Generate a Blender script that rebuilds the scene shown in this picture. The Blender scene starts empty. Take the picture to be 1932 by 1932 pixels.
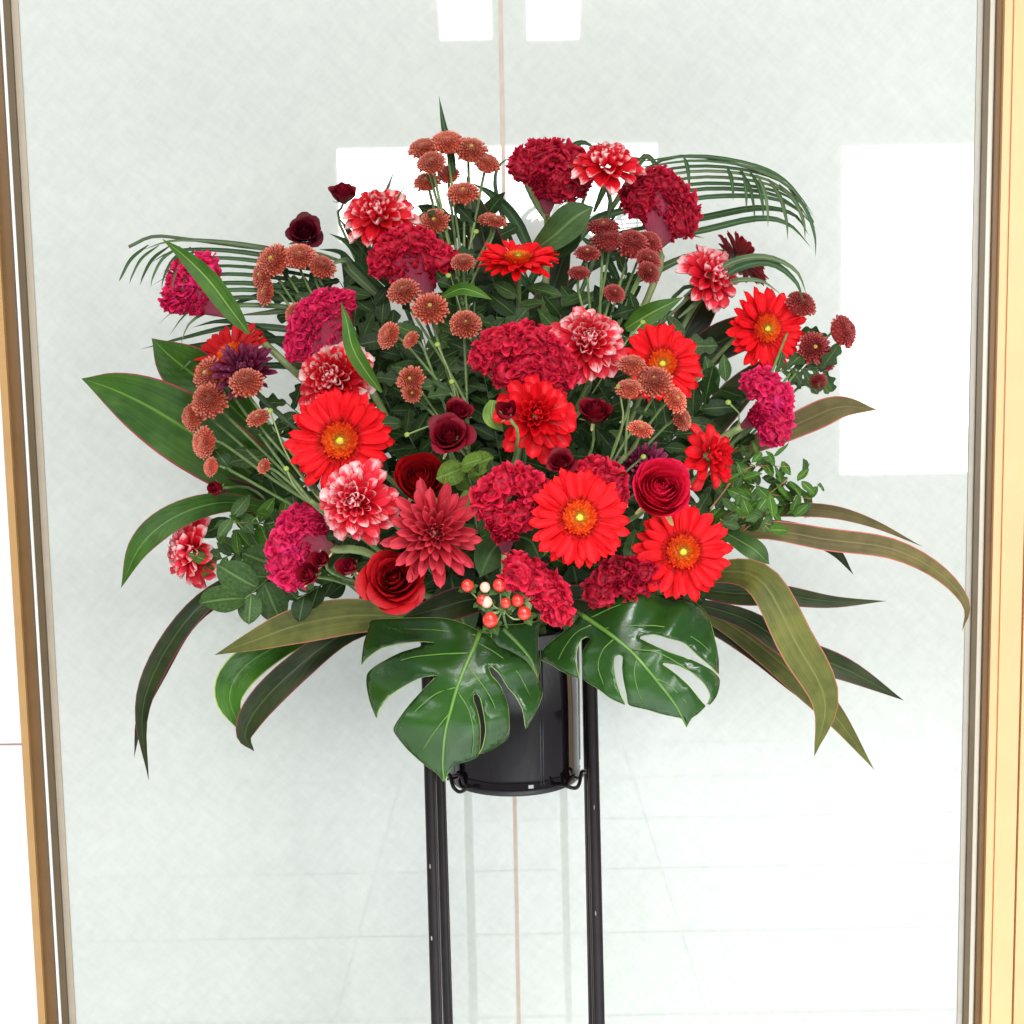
import bpy, math, random
from mathutils import Vector, Matrix, noise, geometry
R_ = math.radians
rnd = random.Random(7)
S = bpy.context.scene
COL = S.collection

# ------------------------------------------------------------------ camera
FPX = 2332.0            # focal length in units of a 1932 px wide frame
CAM = Vector((0.0, -1.55, 1.52))
cd = bpy.data.cameras.new('camera'); cam = bpy.data.objects.new('camera', cd); COL.objects.link(cam)
cd.sensor_width = 36; cd.lens = 36 * FPX / 1932; cd.clip_end = 200; cd.clip_start = 0.05
CR = (Matrix.Rotation(R_(90 - 5.9), 3, 'X') @ Matrix.Rotation(R_(-1.02), 3, 'Z'))
cam.matrix_world = Matrix.Translation(CAM) @ CR.to_4x4()
S.camera = cam

def at(px, py, Y):
    """point on the depth plane Y seen at (px,py) of a 1932 px frame"""
    d = CR @ Vector(((px - 966) / FPX, -(py - 966) / FPX, -1))
    return CAM + d * ((Y - CAM.y) / d.y)
def ps(Y):               # metres per pixel at depth Y
    return (Y - CAM.y) / FPX
PANEL_Y = 0.50
def mirror(px, py, dist):     # where a thing seen reflected in the panel really stands (dist in front of it)
    p = at(px, py, PANEL_Y + dist); return Vector((p.x, PANEL_Y - dist, p.z))

# ------------------------------------------------------------------ light
w = bpy.data.worlds.new('World'); S.world = w; w.use_nodes = True
bg = w.node_tree.nodes['Background']; bg.inputs[0].default_value = (0.93, 0.97, 1.0, 1); bg.inputs[1].default_value = 0.36
S.view_settings.view_transform = 'Standard'; S.view_settings.look = 'None'
S.view_settings.exposure = 0.35; S.view_settings.gamma = 1.0
S.cycles.max_bounces = 8; S.cycles.transparent_max_bounces = 8
S.cycles.use_denoising = True

def area(name, a, b, power, col, spread=180):
    """a window-like lamp standing at Y = a.y, filling the rectangle between the corners a and b, shining to +Y"""
    c = (a + b) / 2
    ld = bpy.data.lights.new(name, 'AREA'); ld.shape = 'RECTANGLE'
    ld.size = abs(a.x - b.x); ld.size_y = abs(a.z - b.z); ld.energy = power; ld.color = col; ld.spread = R_(spread)
    o = bpy.data.objects.new(name, ld); COL.objects.link(o)
    o.location = c; o.rotation_euler = (R_(90), 0, 0)
    return o
# windows of the lobby, mirrored in the glass panel
area('window_light_right', mirror(1592, 278, 4.5), mirror(1856, 890, 4.5), 64, (0.96, 0.98, 1.0))
area('window_light_middle', mirror(636, 282, 4.6), mirror(1240, 445, 4.6), 46, (0.97, 0.99, 1.0))
for x0, x1 in ((845, 910), (1010, 1078)):
    p = mirror((x0 + x1) / 2, 34, 2.9)
    ld = bpy.data.lights.new('ceiling_light', 'AREA'); ld.shape = 'SQUARE'; ld.size = 0.20; ld.energy = 2.6; ld.color = (1, 1, 0.95)
    o = bpy.data.objects.new('ceiling_light', ld); COL.objects.link(o); o.location = p; o.rotation_euler = (R_(35), 0, 0)
# aimed lamps: added unseen key and left fill, then daylight on the floor
def aim(name, loc, tgt, sx, sy, power, col, spread=180, glossy=True):
    ld = bpy.data.lights.new(name, 'AREA'); ld.shape = 'RECTANGLE'; ld.size = sx; ld.size_y = sy
    ld.energy = power; ld.color = col; ld.spread = R_(spread)
    o = bpy.data.objects.new(name, ld); COL.objects.link(o)
    o.location = loc; o.rotation_euler = (Vector(tgt) - Vector(loc)).to_track_quat('-Z', 'Y').to_euler()
    return o
aim('added_key_light', (0.3, -3.8, 5.3), (0.0, 0.2, 1.15), 3.6, 1.5, 104, (1.0, 0.985, 0.965))  # added key lamp, stands high and unseen, not a real opening
aim('added_fill_light_left', (-3.4, -2.8, 3.4), (0, 0.2, 1.2), 1.6, 1.6, 34, (0.95, 0.98, 1.0))  # added fill lamp that evens out the left side
aim('floor_daylight', (1.3, -3.3, 4.0), (0.45, -1.7, 0.0), 1.6, 1.0, 70, (0.93, 0.97, 1.0), 56)

# ------------------------------------------------------------------ materials
def new_mat(name):
    m = bpy.data.materials.new(name); m.use_nodes = True
    nt = m.node_tree; b = nt.nodes['Principled BSDF']; return m, nt, b
def N(nt, t, **kw):
    n = nt.nodes.new(t)
    for k, v in kw.items(): setattr(n, k, v)
    return n
def ramp(nt, fac, stops):
    r = N(nt, 'ShaderNodeValToRGB'); e = r.color_ramp.elements
    while len(e) < len(stops): e.new(0.5)
    for i, (p, c) in enumerate(stops):
        e[i].position = p; e[i].color = (*c, 1)
    nt.links.new(fac, r.inputs[0]); return r.outputs[0]
def uvco(nt, sx=1, sy=1):
    tc = N(nt, 'ShaderNodeUVMap'); mp = N(nt, 'ShaderNodeMapping'); mp.inputs['Scale'].default_value = (sx, sy, 1)
    nt.links.new(tc.outputs[0], mp.inputs[0]); return mp.outputs[0]
def mixc(nt, fac, a, b, mode='MIX'):
    m = N(nt, 'ShaderNodeMix', data_type='RGBA', blend_type=mode)
    for sock, v in ((m.inputs[0], fac), (m.inputs[6], a), (m.inputs[7], b)):
        if isinstance(v, (int, float)): sock.default_value = v
        elif isinstance(v, tuple): sock.default_value = (*v, 1)
        else: nt.links.new(v, sock)
    return m.outputs[2]
def math_(nt, op, a, b=0.0, c=None):
    m = N(nt, 'ShaderNodeMath', operation=op)
    for s, v in zip(m.inputs, (a, b, c)):
        if v is None: continue
        if isinstance(v, (int, float)): s.default_value = v
        else: nt.links.new(v, s)
    return m.outputs[0]
def noise_tex(nt, vec, scale, detail=3, rough=0.5):
    n = N(nt, 'ShaderNodeTexNoise'); n.inputs['Scale'].default_value = scale; n.inputs['Detail'].default_value = detail
    n.inputs['Roughness'].default_value = rough
    if vec is not None: nt.links.new(vec, n.inputs['Vector'])
    return n.outputs[0]
def finish_thin(nt, b, col, transl=0.22, tcol=None):
    """thin petal or leaf: part of the light comes through"""
    out = nt.nodes['Material Output']
    t = N(nt, 'ShaderNodeBsdfTranslucent'); mx = N(nt, 'ShaderNodeMixShader'); mx.inputs[0].default_value = transl
    nt.links.new(col, b.inputs['Base Color'])
    if tcol: t.inputs[0].default_value = (*tcol, 1)
    else: nt.links.new(col, t.inputs[0])
    nt.links.new(b.outputs[0], mx.inputs[1]); nt.links.new(t.outputs[0], mx.inputs[2]); nt.links.new(mx.outputs[0], out.inputs[0])

def petal_mat(name, stops, white=None, rough=0.5, vary=0.16, transl=0.15, sheen=0.0, spec=0.2):
    m, nt, b = new_mat(name)
    uv = N(nt, 'ShaderNodeUVMap'); sp = N(nt, 'ShaderNodeSeparateXYZ'); nt.links.new(uv.outputs[0], sp.inputs[0])
    c = ramp(nt, sp.outputs[1], stops)
    st = noise_tex(nt, uvco(nt, 16, 1.2), 1.0, 2)
    c = mixc(nt, 1.0, c, ramp(nt, st, [(0.3, (0.72,) * 3), (0.7, (1.0,) * 3)]), 'MULTIPLY')
    oi = N(nt, 'ShaderNodeObjectInfo')
    if white:
        lo, wc = white[0], white[1]
        du = math_(nt, 'ABSOLUTE', math_(nt, 'SUBTRACT', sp.outputs[0], 0.5))
        ns = noise_tex(nt, uvco(nt, 5, 2.2), 1.0, 2)
        v = math_(nt, 'ADD', sp.outputs[1], math_(nt, 'MULTIPLY', math_(nt, 'SUBTRACT', ns, 0.5), 0.55))
        v = math_(nt, 'ADD', v, math_(nt, 'MULTIPLY', math_(nt, 'SUBTRACT', oi.outputs['Random'], 0.5), white[2]))
        v = math_(nt, 'SUBTRACT', v, math_(nt, 'MULTIPLY', math_(nt, 'SUBTRACT', du, 0.2), 0.40))
        f = ramp(nt, v, [(lo, (0, 0, 0)), (min(lo + 0.30, 1), (1, 1, 1))])
        c = mixc(nt, f, c, wc)
    hs = N(nt, 'ShaderNodeHueSaturation')
    nt.links.new(math_(nt, 'ADD', math_(nt, 'MULTIPLY', oi.outputs['Random'], vary), 1 - vary * 0.6), hs.inputs['Value'])
    nt.links.new(c, hs.inputs['Color']); c = hs.outputs[0]
    b.inputs['Roughness'].default_value = rough; b.inputs['Sheen Weight'].default_value = sheen
    b.inputs['Specular IOR Level'].default_value = spec
    bp = N(nt, 'ShaderNodeBump'); bp.inputs['Strength'].default_value = 0.35; bp.inputs['Distance'].default_value = 0.001
    nt.links.new(st, bp.inputs['Height']); nt.links.new(bp.outputs[0], b.inputs['Normal'])
    finish_thin(nt, b, c, transl)
    return m

def plain(name, col, rough=0.5, metal=0.0, spec=0.5, nscale=0, namp=0.15, coat=0.0, bump=0.0):
    m, nt, b = new_mat(name); b.inputs['Roughness'].default_value = rough; b.inputs['Metallic'].default_value = metal
    b.inputs['Specular IOR Level'].default_value = spec; b.inputs['Coat Weight'].default_value = coat
    b.inputs['Base Color'].default_value = (*col, 1)
    if nscale:
        tc = N(nt, 'ShaderNodeTexCoord')
        nz = noise_tex(nt, tc.outputs['Object'], nscale, 4)
        c = ramp(nt, nz, [(0.3, tuple(x * (1 - namp) for x in col)), (0.7, tuple(min(1, x * (1 + namp)) for x in col))])
        nt.links.new(c, b.inputs['Base Color'])
        if bump:
            bp = N(nt, 'ShaderNodeBump'); bp.inputs['Strength'].default_value = bump; bp.inputs['Distance'].default_value = 0.002
            nt.links.new(nz, bp.inputs['Height']); nt.links.new(bp.outputs[0], b.inputs['Normal'])
    return m

RED = (0.86, 0.008, 0.010)
M = {}
M['gerbera'] = petal_mat('gerbera_petal', [(0.0, (0.50, 0.003, 0.006)), (0.35, (0.88, 0.004, 0.010)), (1, (0.90, 0.005, 0.012))], vary=0.12, rough=0.55)
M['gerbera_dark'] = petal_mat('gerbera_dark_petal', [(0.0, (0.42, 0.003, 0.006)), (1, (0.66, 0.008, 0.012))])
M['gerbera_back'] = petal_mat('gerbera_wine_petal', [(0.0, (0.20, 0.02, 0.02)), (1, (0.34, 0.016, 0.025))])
M['fringe'] = petal_mat('gerbera_fringe', [(0, (0.35, 0.004, 0.006)), (1, (0.80, 0.02, 0.012))])
M['disc'] = petal_mat('gerbera_disc', [(0, (0.88, 0.03, 0.010)), (0.4, (0.96, 0.13, 0.012)), (0.66, (1.0, 0.24, 0.02)), (0.78, (0.30, 0.20, 0.02)), (1, (0.9, 0.5, 0.04))], vary=0)
M['disc_center'] = plain('gerbera_heart', (0.95, 0.62, 0.05), 0.7, nscale=900, namp=0.5, bump=0.6)
M['dahlia'] = petal_mat('dahlia_white_tipped', [(0, (0.62, 0.005, 0.012)), (0.5, (0.88, 0.012, 0.028)), (1, (0.93, 0.03, 0.055))], white=(0.74, (0.96, 0.74, 0.70), 0.34), rough=0.5, transl=.28, spec=.2)
M['dahlia_w'] = petal_mat('dahlia_mostly_tipped', [(0, (0.62, 0.006, 0.016)), (0.5, (0.90, 0.020, 0.048)), (1, (0.95, 0.08, 0.11))], white=(0.70, (0.96, 0.66, 0.66), 0.36), rough=0.5, transl=.28, spec=.2)
M['dahlia_red'] = petal_mat('dahlia_plain_red', [(0, (0.45, 0.003, 0.005)), (0.5, (0.86, 0.008, 0.016)), (1, (0.94, 0.016, 0.030))], rough=0.42, spec=0.25, transl=.25)
M['mum_red'] = petal_mat('mum_dusky_red', [(0, (0.32, 0.02, 0.02)), (0.4, (0.58, 0.018, 0.035)), (1, (0.78, 0.085, 0.12))], vary=0.3)
M['mum_purple'] = petal_mat('mum_maroon', [(0, (0.10, 0.003, 0.016)), (0.6, (0.20, 0.012, 0.05)), (1, (0.42, 0.09, 0.19))], vary=0.4)
M['rose_pink'] = petal_mat('rose_crimson', [(0, (0.75, 0.006, 0.03)), (0.7, (0.92, 0.014, 0.06)), (1, (0.88, 0.020, 0.09))], vary=0.22)
M['rose_red'] = petal_mat('rose_red', [(0, (0.16, 0.001, 0.002)), (0.7, (0.46, 0.005, 0.008)), (1, (0.40, 0.005, 0.010))], vary=0.3)
M['rose_dark'] = petal_mat('rose_dark', [(0, (0.08, 0.001, 0.003)), (0.7, (0.27, 0.004, 0.014)), (1, (0.20, 0.004, 0.018))], vary=0.35)
M['rose_black'] = petal_mat('rose_blackish', [(0, (0.05, 0.001, 0.003)), (0.7, (0.13, 0.003, 0.010)), (1, (0.10, 0.003, 0.014))], vary=0.35)
M['pompon'] = petal_mat('pompon_petals', [(0, (0.38, 0.05, 0.015)), (0.35, (0.56, 0.085, 0.038)), (0.7, (0.80, 0.17, 0.11)), (1, (0.97, 0.42, 0.29))], vary=0.3)
M['pompon_dark'] = petal_mat('pompon_petals_rosy', [(0, (0.30, 0.03, 0.02)), (0.35, (0.44, 0.04, 0.035)), (0.7, (0.58, 0.08, 0.08)), (1, (0.75, 0.22, 0.19))], vary=0.3)
M['pompon_eye'] = plain('pompon_eye', (0.42, 0.27, 0.035), 0.7, nscale=1200, namp=0.4, bump=0.5)
M['bud'] = plain('mum_bud', (0.24, 0.32, 0.05), 0.5, nscale=500, namp=0.3)
M['stem'] = plain('stem_green', (0.12, 0.19, 0.055), 0.5, nscale=60, namp=0.35)
M['stem_dark'] = plain('stem_dark', (0.055, 0.10, 0.035), 0.5, nscale=60, namp=0.35)
M['stem_pale'] = plain('stem_pale', (0.22, 0.28, 0.10), 0.5, nscale=60, namp=0.25)
M['sepal'] = plain('sepal', (0.50, 0.50, 0.20), 0.5, nscale=80, namp=0.35)
M['twig'] = plain('twig', (0.28, 0.15, 0.06), 0.6, nscale=80, namp=0.3)
M['berry'] = plain('berry', (0.74, 0.03, 0.018), 0.25, nscale=70, namp=0.25, coat=0.5)
M['berry_pale'] = plain('berry_pale', (0.80, 0.45, 0.33), 0.35, nscale=60, namp=0.3)

def leaf_mat(name, cols, edge=None, rough=0.38, rib=(0.16, 0.26, 0.06), ribw=0.05, veins=0.25, transl=0.12, vary=0.35, edge_w=0.05, spec=0.18, streak=0.35):
    m, nt, b = new_mat(name)
    uv = N(nt, 'ShaderNodeUVMap'); sp = N(nt, 'ShaderNodeSeparateXYZ'); nt.links.new(uv.outputs[0], sp.inputs[0])
    tc = N(nt, 'ShaderNodeTexCoord')
    big = noise_tex(nt, tc.outputs['Object'], 14, 3)
    c = ramp(nt, big, [(0.34, cols[0]), (0.66, cols[1])])
    blot = noise_tex(nt, tc.outputs['Object'], 55, 4); c = mixc(nt, 1.0, c, ramp(nt, blot, [(0.30, (0.84, 0.83, 0.80)), (0.5, (1, 1, 1)), (0.75, (1.12, 1.05, 0.95))]), 'MULTIPLY')
    st = noise_tex(nt, uvco(nt, 26, 0.8), 1.0, 3)
    c = mixc(nt, 1.0, c, ramp(nt, st, [(0.3, (1 - streak,) * 3), (0.7, (1.0,) * 3)]), 'MULTIPLY')
    du = math_(nt, 'ABSOLUTE', math_(nt, 'SUBTRACT', sp.outputs[0], 0.5))
    if rib: c = mixc(nt, ramp(nt, du, [(ribw * 0.3, (1, 1, 1)), (ribw, (0, 0, 0))]), c, rib)
    if edge: c = mixc(nt, ramp(nt, du, [(0.5 - edge_w, (0, 0, 0)), (0.5 - edge_w * 0.3, (1, 1, 1))]), c, edge)
    oi = N(nt, 'ShaderNodeObjectInfo'); hs = N(nt, 'ShaderNodeHueSaturation')
    nt.links.new(math_(nt, 'ADD', math_(nt, 'MULTIPLY', oi.outputs['Random'], vary), 1 - vary * 0.5), hs.inputs['Value'])
    nt.links.new(c, hs.inputs['Color']); c = hs.outputs[0]
    # side veins as relief
    wv = math_(nt, 'SINE', math_(nt, 'MULTIPLY', math_(nt, 'SUBTRACT', sp.outputs[1], math_(nt, 'MULTIPLY', du, 0.5)), 75))
    bp = N(nt, 'ShaderNodeBump'); bp.inputs['Strength'].default_value = veins; bp.inputs['Distance'].default_value = 0.001
    nt.links.new(math_(nt, 'ADD', math_(nt, 'MULTIPLY', wv, 0.25), st), bp.inputs['Height']); nt.links.new(bp.outputs[0], b.inputs['Normal'])
    b.inputs['Roughness'].default_value = rough; b.inputs['Specular IOR Level'].default_value = spec
    finish_thin(nt, b, c, transl)
    return m
M['leaf_dark'] = leaf_mat('foliage_dark', ((0.009, 0.027, 0.005), (0.024, 0.058, 0.010)), rough=0.45, rib=(0.06, 0.12, 0.03))
M['leaf_mid'] = leaf_mat('foliage_mid', ((0.04, 0.09, 0.025), (0.075, 0.145, 0.04)), rough=0.45, rib=(0.12, 0.2, 0.06))
M['leaf_mum'] = leaf_mat('foliage_mum', ((0.028, 0.060, 0.016), (0.052, 0.098, 0.026)), rough=0.6, rib=(0.10, 0.16, 0.06), spec=0.25)
M['leaf_bright'] = leaf_mat('foliage_bright', ((0.04, 0.12, 0.014), (0.085, 0.20, 0.024)), rough=0.36, rib=(0.2, 0.32, 0.07))
M['leaf_rose'] = leaf_mat('foliage_rose', ((0.10, 0.20, 0.03), (0.20, 0.32, 0.05)), rough=0.4, rib=(0.2, 0.3, 0.08))
M['cordy_green'] = leaf_mat('cordyline_green', ((0.028, 0.085, 0.010), (0.055, 0.14, 0.016)), edge=(0.30, 0.03, 0.05), rib=(0.1, 0.2, 0.03), ribw=0.03, edge_w=0.035)
M['cordy_dark'] = leaf_mat('cordyline_dark', ((0.010, 0.022, 0.005), (0.034, 0.046, 0.012)), edge=(0.20, 0.03, 0.045), rib=(0.05, 0.08, 0.03), ribw=0.03, edge_w=0.05)
M['cordy_olive'] = leaf_mat('cordyline_olive', ((0.085, 0.095, 0.022), (0.15, 0.155, 0.034)), edge=(0.36, 0.13, 0.08), rib=(0.15, 0.16, 0.045), ribw=0.03, edge_w=0.04, streak=0.3, rough=0.55)
M['cordy_brown'] = leaf_mat('cordyline_brown', ((0.09, 0.075, 0.03), (0.16, 0.13, 0.045)), edge=(0.50, 0.12, 0.11), rib=(0.16, 0.13, 0.05), ribw=0.03, edge_w=0.06, streak=0.3, rough=0.55)
M['cordy_lime'] = leaf_mat('cordyline_lime', ((0.025, 0.085, 0.010), (0.055, 0.155, 0.016)), edge=(0.36, 0.42, 0.10), rib=(0.1, 0.2, 0.04), ribw=0.02, edge_w=0.05, rough=0.3)
M['palm'] = leaf_mat('palm_leaflet', ((0.035, 0.085, 0.035), (0.06, 0.125, 0.045)), rib=(0.09, 0.16, 0.06), ribw=0.12, rough=0.42, vary=0.5)
M['palm_pale'] = leaf_mat('palm_leaflet_pale', ((0.09, 0.14, 0.07), (0.14, 0.20, 0.09)), rib=(0.17, 0.24, 0.10), ribw=0.12, rough=0.45, vary=0.4)

def monstera_mat():
    m, nt, b = new_mat('monstera_blade')
    tc = N(nt, 'ShaderNodeTexCoord'); big = noise_tex(nt, tc.outputs['Object'], 9, 4)
    c = ramp(nt, big, [(0.32, (0.006, 0.032, 0.004)), (0.68, (0.020, 0.070, 0.007))])
    nt.links.new(c, b.inputs['Base Color']); b.inputs['Roughness'].default_value = 0.26; b.inputs['Specular IOR Level'].default_value = 0.4
    b.inputs['Coat Weight'].default_value = 0.0; b.inputs['Coat Roughness'].default_value = 0.2
    fine = noise_tex(nt, tc.outputs['Object'], 60, 5)
    bp = N(nt, 'ShaderNodeBump'); bp.inputs['Strength'].default_value = 0.3; bp.inputs['Distance'].default_value = 0.003
    nt.links.new(fine, bp.inputs['Height']); nt.links.new(bp.outputs[0], b.inputs['Normal'])
    return m
M['monstera'] = monstera_mat()
M['monstera_rib'] = plain('monstera_rib', (0.09, 0.20, 0.025), 0.4, nscale=40, namp=0.2)
M['monstera_edge'] = plain('monstera_edge', (0.26, 0.36, 0.08), 0.45, nscale=40, namp=0.3)

def celosia_mat(name, a, b_, mag, amt=0.62):
    m, nt, b = new_mat(name)
    tc = N(nt, 'ShaderNodeTexCoord')
    n1 = noise_tex(nt, tc.outputs['Object'], 26, 3)
    n2 = noise_tex(nt, tc.outputs['Object'], 210, 4)
    c = ramp(nt, n2, [(0.3, a), (0.7, b_)])
    c = mixc(nt, ramp(nt, n1, [(amt, (0, 0, 0)), (min(1, amt + 0.14), (1, 1, 1))]), c, mag)
    nt.links.new(c, b.inputs['Base Color']); b.inputs['Roughness'].default_value = 0.6
    b.inputs['Specular IOR Level'].default_value = 0.25
    bp = N(nt, 'ShaderNodeBump'); bp.inputs['Strength'].default_value = 0.6; bp.inputs['Distance'].default_value = 0.002
    nt.links.new(n2, bp.inputs['Height']); nt.links.new(bp.outputs[0], b.inputs['Normal'])
    return m
M['celosia'] = celosia_mat('celosia_crimson', (0.24, 0.003, 0.016), (0.55, 0.006, 0.035), (0.60, 0.02, 0.14), 0.66)
M['celosia_mag'] = celosia_mat('celosia_magenta', (0.30, 0.004, 0.035), (0.66, 0.010, 0.075), (0.66, 0.03, 0.22), 0.56)
M['celosia_dark'] = celosia_mat('celosia_deep', (0.18, 0.003, 0.012), (0.42, 0.006, 0.026), (0.50, 0.03, 0.14), 0.70)
M['celosia_frill'] = petal_mat('celosia_frill', [(0, (0.22, 0.002, 0.010)), (0.6, (0.52, 0.006, 0.026)), (1, (0.72, 0.016, 0.065))], vary=0, transl=.08, rough=.6)
M['celosia_mag_frill'] = petal_mat('celosia_magenta_frill', [(0, (0.28, 0.003, 0.03)), (0.6, (0.62, 0.008, 0.075)), (1, (0.85, 0.03, 0.16))], vary=0, transl=.08, rough=.6)
M['celosia_dark_frill'] = petal_mat('celosia_deep_frill', [(0, (0.16, 0.002, 0.008)), (0.6, (0.42, 0.005, 0.022)), (1, (0.60, 0.012, 0.055))], vary=0, transl=.08, rough=.6)
def fan_mat():
    m, nt, b = new_mat('celosia_body')
    uv = N(nt, 'ShaderNodeUVMap'); sp = N(nt, 'ShaderNodeSeparateXYZ'); nt.links.new(uv.outputs[0], sp.inputs[0])
    c = ramp(nt, sp.outputs[1], [(0, (0.42, 0.005, 0.035)), (0.25, (0.36, 0.008, 0.05)), (0.5, (0.28, 0.022, 0.06)), (0.85, (0.25, 0.075, 0.06)), (1, (0.17, 0.16, 0.05))])
    st = noise_tex(nt, uvco(nt, 60, 6), 1.0, 4)
    c = mixc(nt, 1.0, c, ramp(nt, st, [(0.3, (0.55,) * 3), (0.72, (1.0,) * 3)]), 'MULTIPLY')
    nt.links.new(c, b.inputs['Base Color']); b.inputs['Roughness'].default_value = 0.65; 
    bp = N(nt, 'ShaderNodeBump'); bp.inputs['Strength'].default_value = 0.5; bp.inputs['Distance'].default_value = 0.002
    nt.links.new(st, bp.inputs['Height']); nt.links.new(bp.outputs[0], b.inputs['Normal'])
    return m
M['fan'] = fan_mat()

# ------------------------------------------------------------------ helpers
def link(o, parent=None, mw=None):
    COL.objects.link(o)
    if parent is not None:
        o.parent = parent
        if mw is not None: o.matrix_local = WM[parent.name].inverted() @ mw
        WM[o.name] = mw if mw is not None else WM[parent.name]
    else:
        if mw is not None: o.matrix_world = mw
        WM[o.name] = mw if mw is not None else Matrix()
    return o
WM = {}
I4 = Matrix()
def tag(o, label, cat, group=None, kind=None):
    if label: o['label'] = label
    if cat: o['category'] = cat
    if group: o['group'] = group
    if kind: o['kind'] = kind
    return o
def thing(name, label, cat, loc, group=None):
    o = bpy.data.objects.new(name, None); o.empty_display_size = 0.02
    link(o, None, Matrix.Translation(loc)); return tag(o, label, cat, group)
def mesh(name, verts, faces, uvs=None, smooth=True, mat=None):
    me = bpy.data.meshes.new(name); me.from_pydata([tuple(v) for v in verts], [], faces)
    if uvs:
        ul = me.uv_layers.new(name='UVMap'); vi = [0] * len(me.loops); me.loops.foreach_get('vertex_index', vi)
        flat = []
        for k in vi: flat.extend(uvs[k])
        ul.data.foreach_set('uv', flat)
    if smooth: me.polygons.foreach_set('use_smooth', [True] * len(me.polygons))
    me.materials.append(mat); me.update(); return me
def put(name, me, mat, parent=None, mw=None, kind=None):
    o = bpy.data.objects.new(name, me); link(o, parent, mw if mw is not None else I4)
    if me.materials[0] is None and mat is not None:
        o.material_slots[0].link = 'OBJECT'; o.material_slots[0].material = mat
    if kind: o['kind'] = kind
    return o
def local_mesh_obj(name, verts, faces, uvs, mat, parent, kind=None, smooth=True):
    """verts in world space; origin put at their centre"""
    c = sum((Vector(v) for v in verts), Vector()) / len(verts)
    me = mesh(name, [Vector(v) - c for v in verts], faces, uvs, smooth, mat)
    return put(name, me, None, parent, Matrix.Translation(c), kind)

def grid(nu, nv, f):
    V, U, F = [], [], []
    for j in range(nv + 1):
        for i in range(nu + 1):
            u, v = i / nu, j / nv; V.append(Vector(f(u, v))); U.append((u, v))
    for j in range(nv):
        for i in range(nu):
            a = j * (nu + 1) + i; F.append((a, a + 1, a + nu + 2, a + nu + 1))
    return V, F, U
def cr(pts, t):
    """Catmull-Rom through pts, t in 0..1"""
    n = len(pts) - 1; x = min(max(t, 0), 0.99999) * n; i = int(x); f = x - i
    p1, p2 = pts[i], pts[i + 1]
    p0 = pts[i - 1] if i > 0 else p1 * 2 - p2
    p3 = pts[i + 2] if i + 2 <= n else p2 * 2 - p1
    return 0.5 * ((2 * p1) + (p2 - p0) * f + (2 * p0 - 5 * p1 + 4 * p2 - p3) * f * f + (3 * p1 - p0 - 3 * p2 + p3) * f ** 3)
def tube_data(pts, rad, seg=10, sides=6, closed_path=False):
    V, F, U = [], [], []
    ref = Vector((0.13, -1, 0.07))
    for j in range(seg + 1):
        t = j / seg; p = cr(pts, t); d = (cr(pts, min(t + 0.01, 1)) - cr(pts, max(t - 0.01, 0)))
        if d.length < 1e-9: d = Vector((0, 0, 1))
        d.normalize(); a = d.cross(ref)
        if a.length < 1e-3: a = d.cross(Vector((1, 0, 0)))
        a.normalize(); b = d.cross(a); r = rad(t) if callable(rad) else rad
        for i in range(sides):
            q = 2 * math.pi * i / sides; V.append(p + (a * math.cos(q) + b * math.sin(q)) * r); U.append((i / sides, t))
    for j in range(seg):
        for i in range(sides):
            a0 = j * sides + i; a1 = j * sides + (i + 1) % sides; F.append((a0, a1, a1 + sides, a0 + sides))
    F.append(tuple(range(sides - 1, -1, -1))); F.append(tuple(seg * sides + i for i in range(sides)))
    return V, F, U
def tube(name, pts, rad, mat, parent, seg=10, sides=6):
    V, F, U = tube_data(pts, rad, seg, sides); return local_mesh_obj(name, V, F, U, mat, parent)
def box_data(x0, x1, y0, y1, z0, z1):
    V = [Vector((x, y, z)) for x in (x0, x1) for y in (y0, y1) for z in (z0, z1)]
    F = [(0, 1, 3, 2), (4, 6, 7, 5), (0, 4, 5, 1), (2, 3, 7, 6), (0, 2, 6, 4), (1, 5, 7, 3)]
    return V, F
def box(name, x0, x1, y0, y1, z0, z1, mat, parent=None, bevel=0.0):
    V, F = box_data(x0, x1, y0, y1, z0, z1); o = local_mesh_obj(name, V, F, None, mat, parent, smooth=False)
    if bevel:
        md = o.modifiers.new('bevel', 'BEVEL'); md.width = bevel; md.segments = 2
    return o
def frame_mat(c, n, roll=0.0, s=1.0):
    """world matrix: local Z = n (where the bloom faces), origin c, scale s"""
    n = Vector(n).normalized(); up = Vector((0, 0, 1))
    if abs(n.dot(up)) > 0.95: up = Vector((0, 1, 0))
    x = up.cross(n).normalized(); y = n.cross(x)
    m = Matrix((x, y, n)).transposed() @ Matrix.Rotation(roll, 3, 'Z')
    return Matrix.Translation(c) @ m.to_4x4() @ Matrix.Scale(s, 4)
def facing(nx, up, tw=1.0):       # right, up, toward the camera
    return Vector((nx, -tw, up)).normalized()

def dome(px, py):
    dx, dy = (px - 960) / 620, (py - 1000) / 560
    return min(-0.26 + 0.32 * (dx * dx + dy * dy), 0.08)
POT = at(968, 1205, 0.0)
def pot_base():
    return POT + Vector((rnd.uniform(-.055, .055), rnd.uniform(-.03, .06), -0.03))
def stem_pts(head, n, base, lead=0.07):
    up = Vector((0, 0, 1)); L = (head - base).length
    p1 = head - n * min(lead, L * 0.3)
    p2 = base.lerp(head, 0.42) + up * L * 0.06 + Vector((0, 0.05, 0))
    return [head, p1, p2, base.lerp(p2, 0.35), base]

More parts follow.
